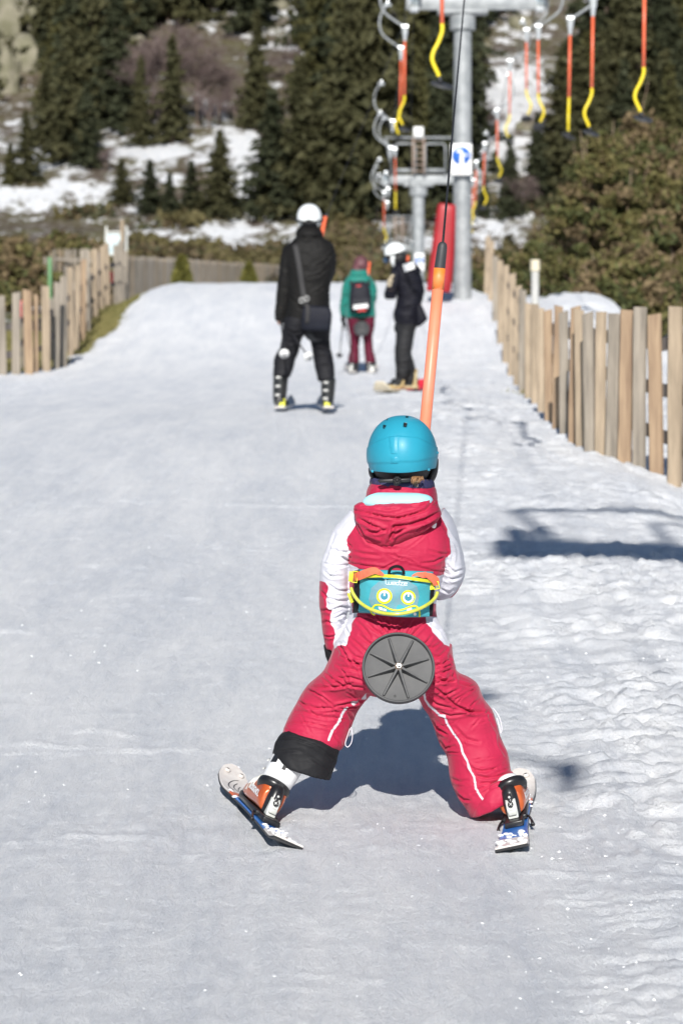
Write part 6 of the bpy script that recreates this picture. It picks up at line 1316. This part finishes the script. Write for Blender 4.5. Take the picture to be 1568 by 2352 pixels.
pole(ca, YM, (165, 1110), (197, 1455), 'ski pole with a white basket trailing straight down behind the tall person', whitep, (.02, -.5)); pole(ca, YM, (180, 1120), (432, 1480), 'ski pole with a white basket slanting across behind the tall person', whitep, (.02, -.5))
# his tow bar, seen over the right shoulder
r = empty('tow_bar', P(*ca(540, 330), YM + .3), 'tow bar held by the tall person, orange tip beside the white helmet', 'tow bar', 'tow bars in use'); a_, b_ = P(*ca(500, 520), YM + .32), P(*ca(562, 195), YM + .38)
g = G(); g.tube([P(*ca(430, 1180), YM + .1), P(*ca(460, 900), YM + .34), a_, b_], .0185, 12); g.build('pole', orange, r); g = G(); c = P(*ca(470, 1215), YM - .06); g.disc(c, (0, -1, .35), .106, .014, 24); g.build('seat_disc', rubber, r)
e_ = P(*ca(575, 175), YM + .4); g = G(); g.tube([b_, e_], .016, 10); g.build('grip', rubber, r); g = G(); g.tube([e_, Vector((xl(40), 40, zc(40) - .8))], .0035, 6); g.build('rope', ropem, r)
# ---- the woman in green (depth 43)
YW = 43.0; fz = P(*ca(890, 1640), YW); wo = empty('person', (fz.x, YW, gz(fz.x, YW)), 'person in teal jacket and maroon trousers riding up with a black backpack', 'person')
wt = L2(ca, (830, 670, 930, 670, 0, .08), (775, 720, 950, 720, 0, .12), (740, 770, 990, 765, 0, .15), (735, 830, 1010, 820, 0, .16), (745, 930, 1005, 930, 0, .16), (745, 1030, 1005, 1030, 0, .17), (745, 1105, 1015, 1095, 0, .19))
wl_ = L2(ca, (760, 745, 800, 830, 0, .08), (725, 790, 790, 840, 0, .085), (708, 870, 780, 890, 0, .08), (697, 960, 765, 970, .02, .075), (692, 1030, 755, 1040, .05, .065), (697, 1080, 748, 1085, .08, .05))
wr = L2(ca, (975, 750, 950, 830, 0, .08), (1015, 800, 960, 850, 0, .085), (1025, 880, 965, 900, .0, .08), (1010, 960, 955, 970, .1, .07), (980, 990, 940, 995, .25, .06))
wll = L2(ca, (755, 1090, 895, 1115, 0, .17), (765, 1170, 890, 1200, 0, .15), (785, 1280, 870, 1290, .03, .11), (790, 1370, 860, 1380, .04, .10), (770, 1450, 862, 1460, .02, .10), (768, 1500, 865, 1510, 0, .11))
wrl = L2(ca, (890, 1115, 1003, 1085, 0, .17), (892, 1200, 1000, 1170, 0, .15), (900, 1290, 982, 1280, .03, .11), (912, 1380, 985, 1370, .04, .10), (918, 1460, 1003, 1450, .02, .10), (922, 1510, 1012, 1495, 0, .11))
headbody('body', YW, sh2(wt[1:]), [sh2(wll), sh2(wrl), sh2(wl_), sh2(wr)], (*ca(880, 635), 13.5, 0), wo, vox=.015)
garment('jacket', YW, [wt, wl_, wr], cloth('teal_jacket', (.008, .15, .12), col2=(.014, .20, .16)), wo, .014, .008, .1, [(M(ca, *a), 1.4, 10) for a in [((700, 880), (740, 900), (780, 880)), ((700, 980), (730, 990), (760, 970)), ((960, 900), (990, 930), (1020, 920)), ((760, 1070), (860, 1085), (960, 1070)), ((730, 830), (760, 850), (790, 830))]])
g = G(); g.pxloft(YW, L2(ca, (800, 665, 930, 668, -.02, .08), (778, 700, 945, 700, -.04, .11), (782, 735, 940, 738, -.04, .10)), 3, 22); g.build('jacket_hood', cloth('teal_jacket', (.008, .15, .12)), wo, remesh=.014, smoothit=2)
garment('trousers', YW, [wll, wrl], cloth('maroon_trousers', (.085, .008, .022), col2=(.11, .012, .03)), wo, .014, .007, .1)
g = G(); g.ell(P(*ca(880, 625), YW - .01), (.10, .12, .13), 20, 14); g.ell(P(*ca(860, 655), YW - .05), (.09, .07, .07), 16, 10); o = g.build('hair', mat('hair_maroon', (.07, .025, .03), .6, (.14, .05, .06), 20), wo, remesh=.012, smoothit=1); noise_disp(o.data, .008, .04)
glovew = P(*ca(722, 1095), YW + .08); glove(glovew, P(*ca(718, 1180), YW + .1), -1, wo, greyb, 1.25)
g = G(); skiboot(YW, ca, (815, 1500), (812, 1635), 90, wo, bks, bsil); skiboot(YW, ca, (968, 1490), (968, 1625), 90, wo, bks, bsil)
adult_ski(808, 1655, YW, ca, -3, 'left ski of the person in the teal jacket', m=skw); adult_ski(972, 1645, YW, ca, 3, 'right ski of the person in the teal jacket', m=skw)
pole(ca, YW, (722, 1150), (684, 1470), 'ski pole hanging from the glove of the person in the teal jacket', None, (.08, -.2)); pole(ca, YW, (740, 1150), (830, 1600), 'second ski pole of the person in the teal jacket, trailing past the boot', None, (.08, -.25))
bp = empty('backpack', P(*ca(875, 1050), YW - .2), 'black backpack with a white and red patch on the person in teal', 'backpack')
g = G(); g.pxloft(YW - .25, L2(ca, (820, 775, 920, 772, 0, .05), (795, 810, 950, 806, 0, .09), (780, 880, 968, 875, 0, .11), (775, 960, 975, 955, 0, .12), (778, 1020, 970, 1015, 0, .12), (795, 1052, 950, 1048, 0, .09)), 3, 26, 3); g.build('pack_body', cloth('pack_black', (.014, .014, .02)), bp, remesh=.012, smoothit=3)
g = G(); g.pxloft(YW - .35, L2(ca, (800, 925, 960, 920, 0, .03), (795, 980, 962, 975, 0, .045), (800, 1025, 950, 1022, 0, .04)), 3, 22, 4); g.build('pocket', cloth('pack_black2', (.02, .02, .026)), bp)
Vt, Ft = textmesh('BACKPACK', bold=.06)
g = G(); g.add([P(*ca(812 + 132 * x, 1018 - 30 * y - 18 * x), YW - .402) for x, y, _ in Vt], Ft) if False else None
g = G(); n_ = 9
for k in range(n_):
    x = 815 + 128 * k / n_; y = 985 - 14 * k / n_; g.prism([P(*ca(x, y), YW - .402), P(*ca(x + 10, y - 1), YW - .402), P(*ca(x + 12, y + 36), YW - .402), P(*ca(x + 2, y + 38), YW - .402)], (0, .004, 0))
g.prism([P(*ca(812, 1006), YW - .40), P(*ca(945, 990), YW - .40), P(*ca(946, 1008), YW - .40), P(*ca(814, 1024), YW - .40)], (0, .004, 0)); g.build('white_print', prw, bp, smooth=False)
g = G(); g.prism([P(*ca(850, 1030), YW - .40), P(*ca(925, 1022), YW - .40), P(*ca(925, 1040), YW - .40), P(*ca(850, 1046), YW - .40)], (0, .004, 0)); g.prism([P(*ca(840, 810), YW - .345), P(*ca(880, 806), YW - .345), P(*ca(880, 826), YW - .345), P(*ca(840, 830), YW - .345)], (0, .006, 0)); g.build('red_print', mat('print_red', (.5, .03, .03), .6), bp, smooth=False)
for x in (800, 945): pxtube(YW, ca, [(x, 750), (x - 8 * (1 if x < 880 else -1), 800)], .022, 'shoulder_strap', hblack, bp, [-.08, -.2], flat=.4)
r = empty('tow_bar', P(*ca(950, 690), YW + .3), 'tow bar held by the person in teal, orange tip at the right shoulder', 'tow bar', 'tow bars in use'); g = G(); g.tube([P(*ca(890, 1190), YW + .1), P(*ca(920, 950), YW + .34), P(*ca(955, 600), YW + .35)], .021, 12); g.build('pole', orange, r)
c = P(*ca(887, 1197), YW - .235); g = G(); g.disc(c, (0, -1, .25), .112, .014, 30)
for k in range(8): q_ = k * math.pi / 4; g.tube([c + Vector((0, -.015, 0)), c + Vector((.1 * math.cos(q_), -.012, .1 * math.sin(q_)))], [.012, .006], 6)
g.build('seat_disc', discm, r); g = G(); g.tube([P(*ca(955, 600), YW + .35), Vector((xl(54), 54, zc(54) - .6))], .004, 6); g.build('rope', ropem, r)
# ---- the snowboarder (depth 35)
YB = 35.0; fz = P(*ca(1260, 1770), YB); bo_ = empty('person', (fz.x, YB, gz(fz.x, YB)), 'snowboarder in black with a white helmet standing sideways, hands up at the chest', 'person')
bt = L2(ca, (1190, 620, 1290, 600, 0, .06), (1165, 650, 1330, 625, 0, .12), (1150, 700, 1385, 660, 0, .16), (1165, 790, 1430, 760, 0, .17), (1205, 880, 1448, 860, 0, .17), (1195, 980, 1430, 940, 0, .17), (1175, 1060, 1400, 1040, 0, .18), (1182, 1130, 1400, 1130, 0, .18), (1215, 1165, 1380, 1165, 0, .16))
b1 = L2(ca, (1150, 680, 1240, 690, -.12, .07), (1140, 750, 1220, 800, -.14, .075), (1110, 830, 1200, 860, -.14, .07), (1090, 880, 1190, 925, -.12, .065), (1095, 930, 1170, 935, -.1, .05))
b1b = L2(ca, (1092, 900, 1170, 935, -.12, .06), (1100, 860, 1160, 880, -.16, .05), (1115, 800, 1160, 805, -.18, .04), (1120, 765, 1160, 770, -.18, .03))
b2 = L2(ca, (1160, 640, 1230, 700, .1, .07), (1150, 760, 1200, 770, .15, .07), (1150, 820, 1200, 830, .2, .06), (1140, 780, 1180, 770, .22, .045))
bl = L2(ca, (1205, 1130, 1395, 1130, 0, .17), (1200, 1210, 1360, 1230, 0, .15), (1190, 1320, 1345, 1310, -.04, .13), (1185, 1420, 1325, 1420, -.06, .12), (1190, 1520, 1330, 1510, -.06, .12), (1195, 1620, 1300, 1640, -.05, .11), (1180, 1690, 1270, 1700, -.05, .09))
br = L2(ca, (1230, 1130, 1395, 1130, .06, .16), (1225, 1220, 1360, 1220, .08, .14), (1220, 1330, 1345, 1330, .1, .12), (1215, 1430, 1330, 1420, .1, .11), (1240, 1530, 1355, 1510, .06, .11), (1270, 1620, 1375, 1600, .03, .1), (1290, 1680, 1385, 1670, .0, .09))
headbody('body', YB, sh2([bt[0]] + bt[2:]), [sh2(bl), sh2(br), sh2(b1), sh2(b1b), sh2(b2)], (*ca(1200, 520), 19, 0), bo_, vox=.014, look=R(62))
garment('jacket', YB, [bt, b1, b1b, b2], navy, bo_, .013, .007, .1, [(M(ca, *a), 1.6, 9) for a in [((1250, 720), (1330, 780), (1440, 790)), ((1210, 900), (1290, 900), (1380, 860)), ((1200, 1000), (1280, 1010), (1380, 980)), ((1120, 840), (1160, 860), (1200, 840)), ((1200, 1090), (1290, 1100), (1380, 1090))]])
g = G(); g.pxloft(YB - .05, L2(ca, (1200, 600, 1330, 590, 0, .08), (1230, 650, 1400, 640, 0, .12), (1300, 720, 1430, 690, 0, .1)), 3, 22); g.build('jacket_hood', navy, bo_, remesh=.013, smoothit=2)
g = G(); 
for k in range(1): g.prism([P(*ca(1255, 625), YB - .19), P(*ca(1345, 600), YB - .19), P(*ca(1365, 655), YB - .19), P(*ca(1275, 690), YB - .19)], (0, .02, 0))
g.build('shoulder_patch', prw, bo_, smooth=False)
Vt, Ft = textmesh('OOIO', bold=.04)
garment('trousers', YB, [bl, br], greyb, bo_, .013, .007, .1, [(M(ca, *a), 1.6, 9) for a in [((1190, 1380), (1260, 1400), (1330, 1380)), ((1195, 1500), (1260, 1510), (1330, 1490)), ((1200, 1600), (1260, 1600), (1340, 1580))]])
hb = helmet('helmet', *ca(1188, 515), YB, .125, .112, .118, whel, bo_, n=64, mrows=40, back=1.85, sidea=1.75, front=1.75, roll=R(-8))
g = G(); c = P(*ca(1215, 560), YB - .0); g.ell(c, (.10, .10, .09), 20, 14); g.tube([P(*ca(1110, 560), YB - .09), P(*ca(1150, 545), YB - .115), P(*ca(1290, 500), YB - .09)], .022, 8, sub=4, flat=.5); g.build('goggle_strap', hblack, hb)
g = G(); g.tube([P(*ca(1165, 545), YB - .11), P(*ca(1165, 600), YB - .09), P(*ca(1175, 640), YB - .06)], [.03, .025, .012], 8, sub=3); g.build('ear_cover', whel, hb)
g = G(); g.tube([P(*ca(1105, 575), YB - .03), P(*ca(1110, 600), YB - .06)], [.04, .03], 12); g.build('goggles', mat('goggle_blue', (.02, .05, .10), .15, coat=.6), hb)
glove(P(*ca(1138, 800), YB - .2), P(*ca(1148, 740), YB - .22), 1, bo_, mat('glove_tan', (.50, .42, .30), .7), 1.15); glove(P(*ca(1160, 790), YB + .2), P(*ca(1170, 740), YB + .2), -1, bo_, mat('glove_tan', (.5, .42, .3), .7), 1.1)
tan = mat('boot_tan', (.52, .38, .16), .6, (.30, .22, .11), 12)
for (x, y, dy_, nm) in ((1215, 1700, -.08, 0), (1330, 1690, .0, 1)):
    a = P(*ca(x, y - 55), YB + dy_); b = P(*ca(x, 1765), YB + dy_); g = G(); g.tube([a, a.lerp(b, .6), b + Vector((0, 0, .03))], [.085, .08, .075], 16); g.tube([b + Vector((.06, 0, .045)), b + Vector((-.06, -.02, .05)), b + Vector((-.17, -.05, .04))], [.06, .065, .05], 14, sub=2); bt_ = g.build('snowboard_boot', bks if nm == 0 else greyb, bo_, remesh=.011, smoothit=2)
    g = G(); c = b; g.tube([c + Vector((-.19, -.09, .03)), c + Vector((-.1, -.10, .06)), c + Vector((.02, -.1, .05)), c + Vector((.06, -.09, .13 if nm == 0 else .26))], [.03, .035, .035, .025], 8, sub=3, flat=.6); g.build('boot_panel', tan, bt_)
bc = P(*ca(1245, 1795), YB); sb = empty('snowboard', (bc.x, YB, gz(bc.x, YB) + .02), 'snowboard under the boarder, pale nose and red tail', 'snowboard')
z0 = gz(bc.x, YB) + .035; g1, g2 = G(), G()
for gg, t0, t1 in ((g1, -.62, -.15), (g2, -.15, .62)):
    rings = []
    for i in range(17):
        t = t0 + (t1 - t0) * i / 16; w = .13 * math.sqrt(max(.02, 1 - (abs(t) / .63) ** 8)); up = .10 * max(0, (abs(t) - .48) / .14) ** 2; c = Vector((bc.x + t * .42, YB - .08 + t * .907, z0 + up + t * .03)); s = Vector((-.907, .42, 0)); rings.append([c - s * w, c + s * w, c + s * w + Vector((0, 0, .016)), c - s * w + Vector((0, 0, .016))])
    gg.ring_loft(rings)
g1.build('board', mat('board_pale', (.62, .55, .42), .4), sb, smooth=False); g2.build('board_tail', mat('board_red', (.55, .03, .05), .35), sb, smooth=False)
for x in (1215, 1330):
    c = P(*ca(x, 1775), YB - .06); g = G(); g.box((c.x, c.y, z0 + .035), (.16, .2, .03)); g.box((c.x + .05, c.y, z0 + .12), (.03, .15, .16)); g.build('binding', mat('binding_tan', (.45, .36, .2), .5), sb, bevel=.01)
g = G(); g.pxloft(YB - .14, L2(ca, (1385, 980, 1420, 975, 0, .03), (1370, 1030, 1445, 1030, 0, .05), (1375, 1100, 1475, 1105, 0, .06), (1375, 1165, 1465, 1130, 0, .05), (1385, 1185, 1410, 1175, 0, .03)), 3, 20, 3); o = g.build('hip_bag', navy, None, remesh=.012, smoothit=2, origin=tuple(P(1430, 1180, YB)) if False else tuple(P(*ca(1420, 1180), YB - .14))); tag(o, 'dark bag hanging at the hip of the snowboarder', 'bag')
r = empty('tow_bar', P(*ca(1295, 560), YB + .3), 'tow bar of the snowboarder, orange tip behind the white helmet', 'tow bar', 'tow bars in use'); g = G(); g.tube([P(*ca(1250, 1150), YB + .25), P(*ca(1275, 800), YB + .3), P(*ca(1300, 545), YB + .32)], .0185, 12); g.build('pole', orange, r); g = G(); g.tube([P(*ca(1300, 545), YB + .32), Vector((xl(46), 46, zc(46) - .6))], .0035, 6); g.build('rope', ropem, r); g = G(); c = P(*ca(1250, 1180), YB + .24); g.disc(c, (-.6, -1, .3), .106, .014, 24); g.build('seat_disc', rubber, r)
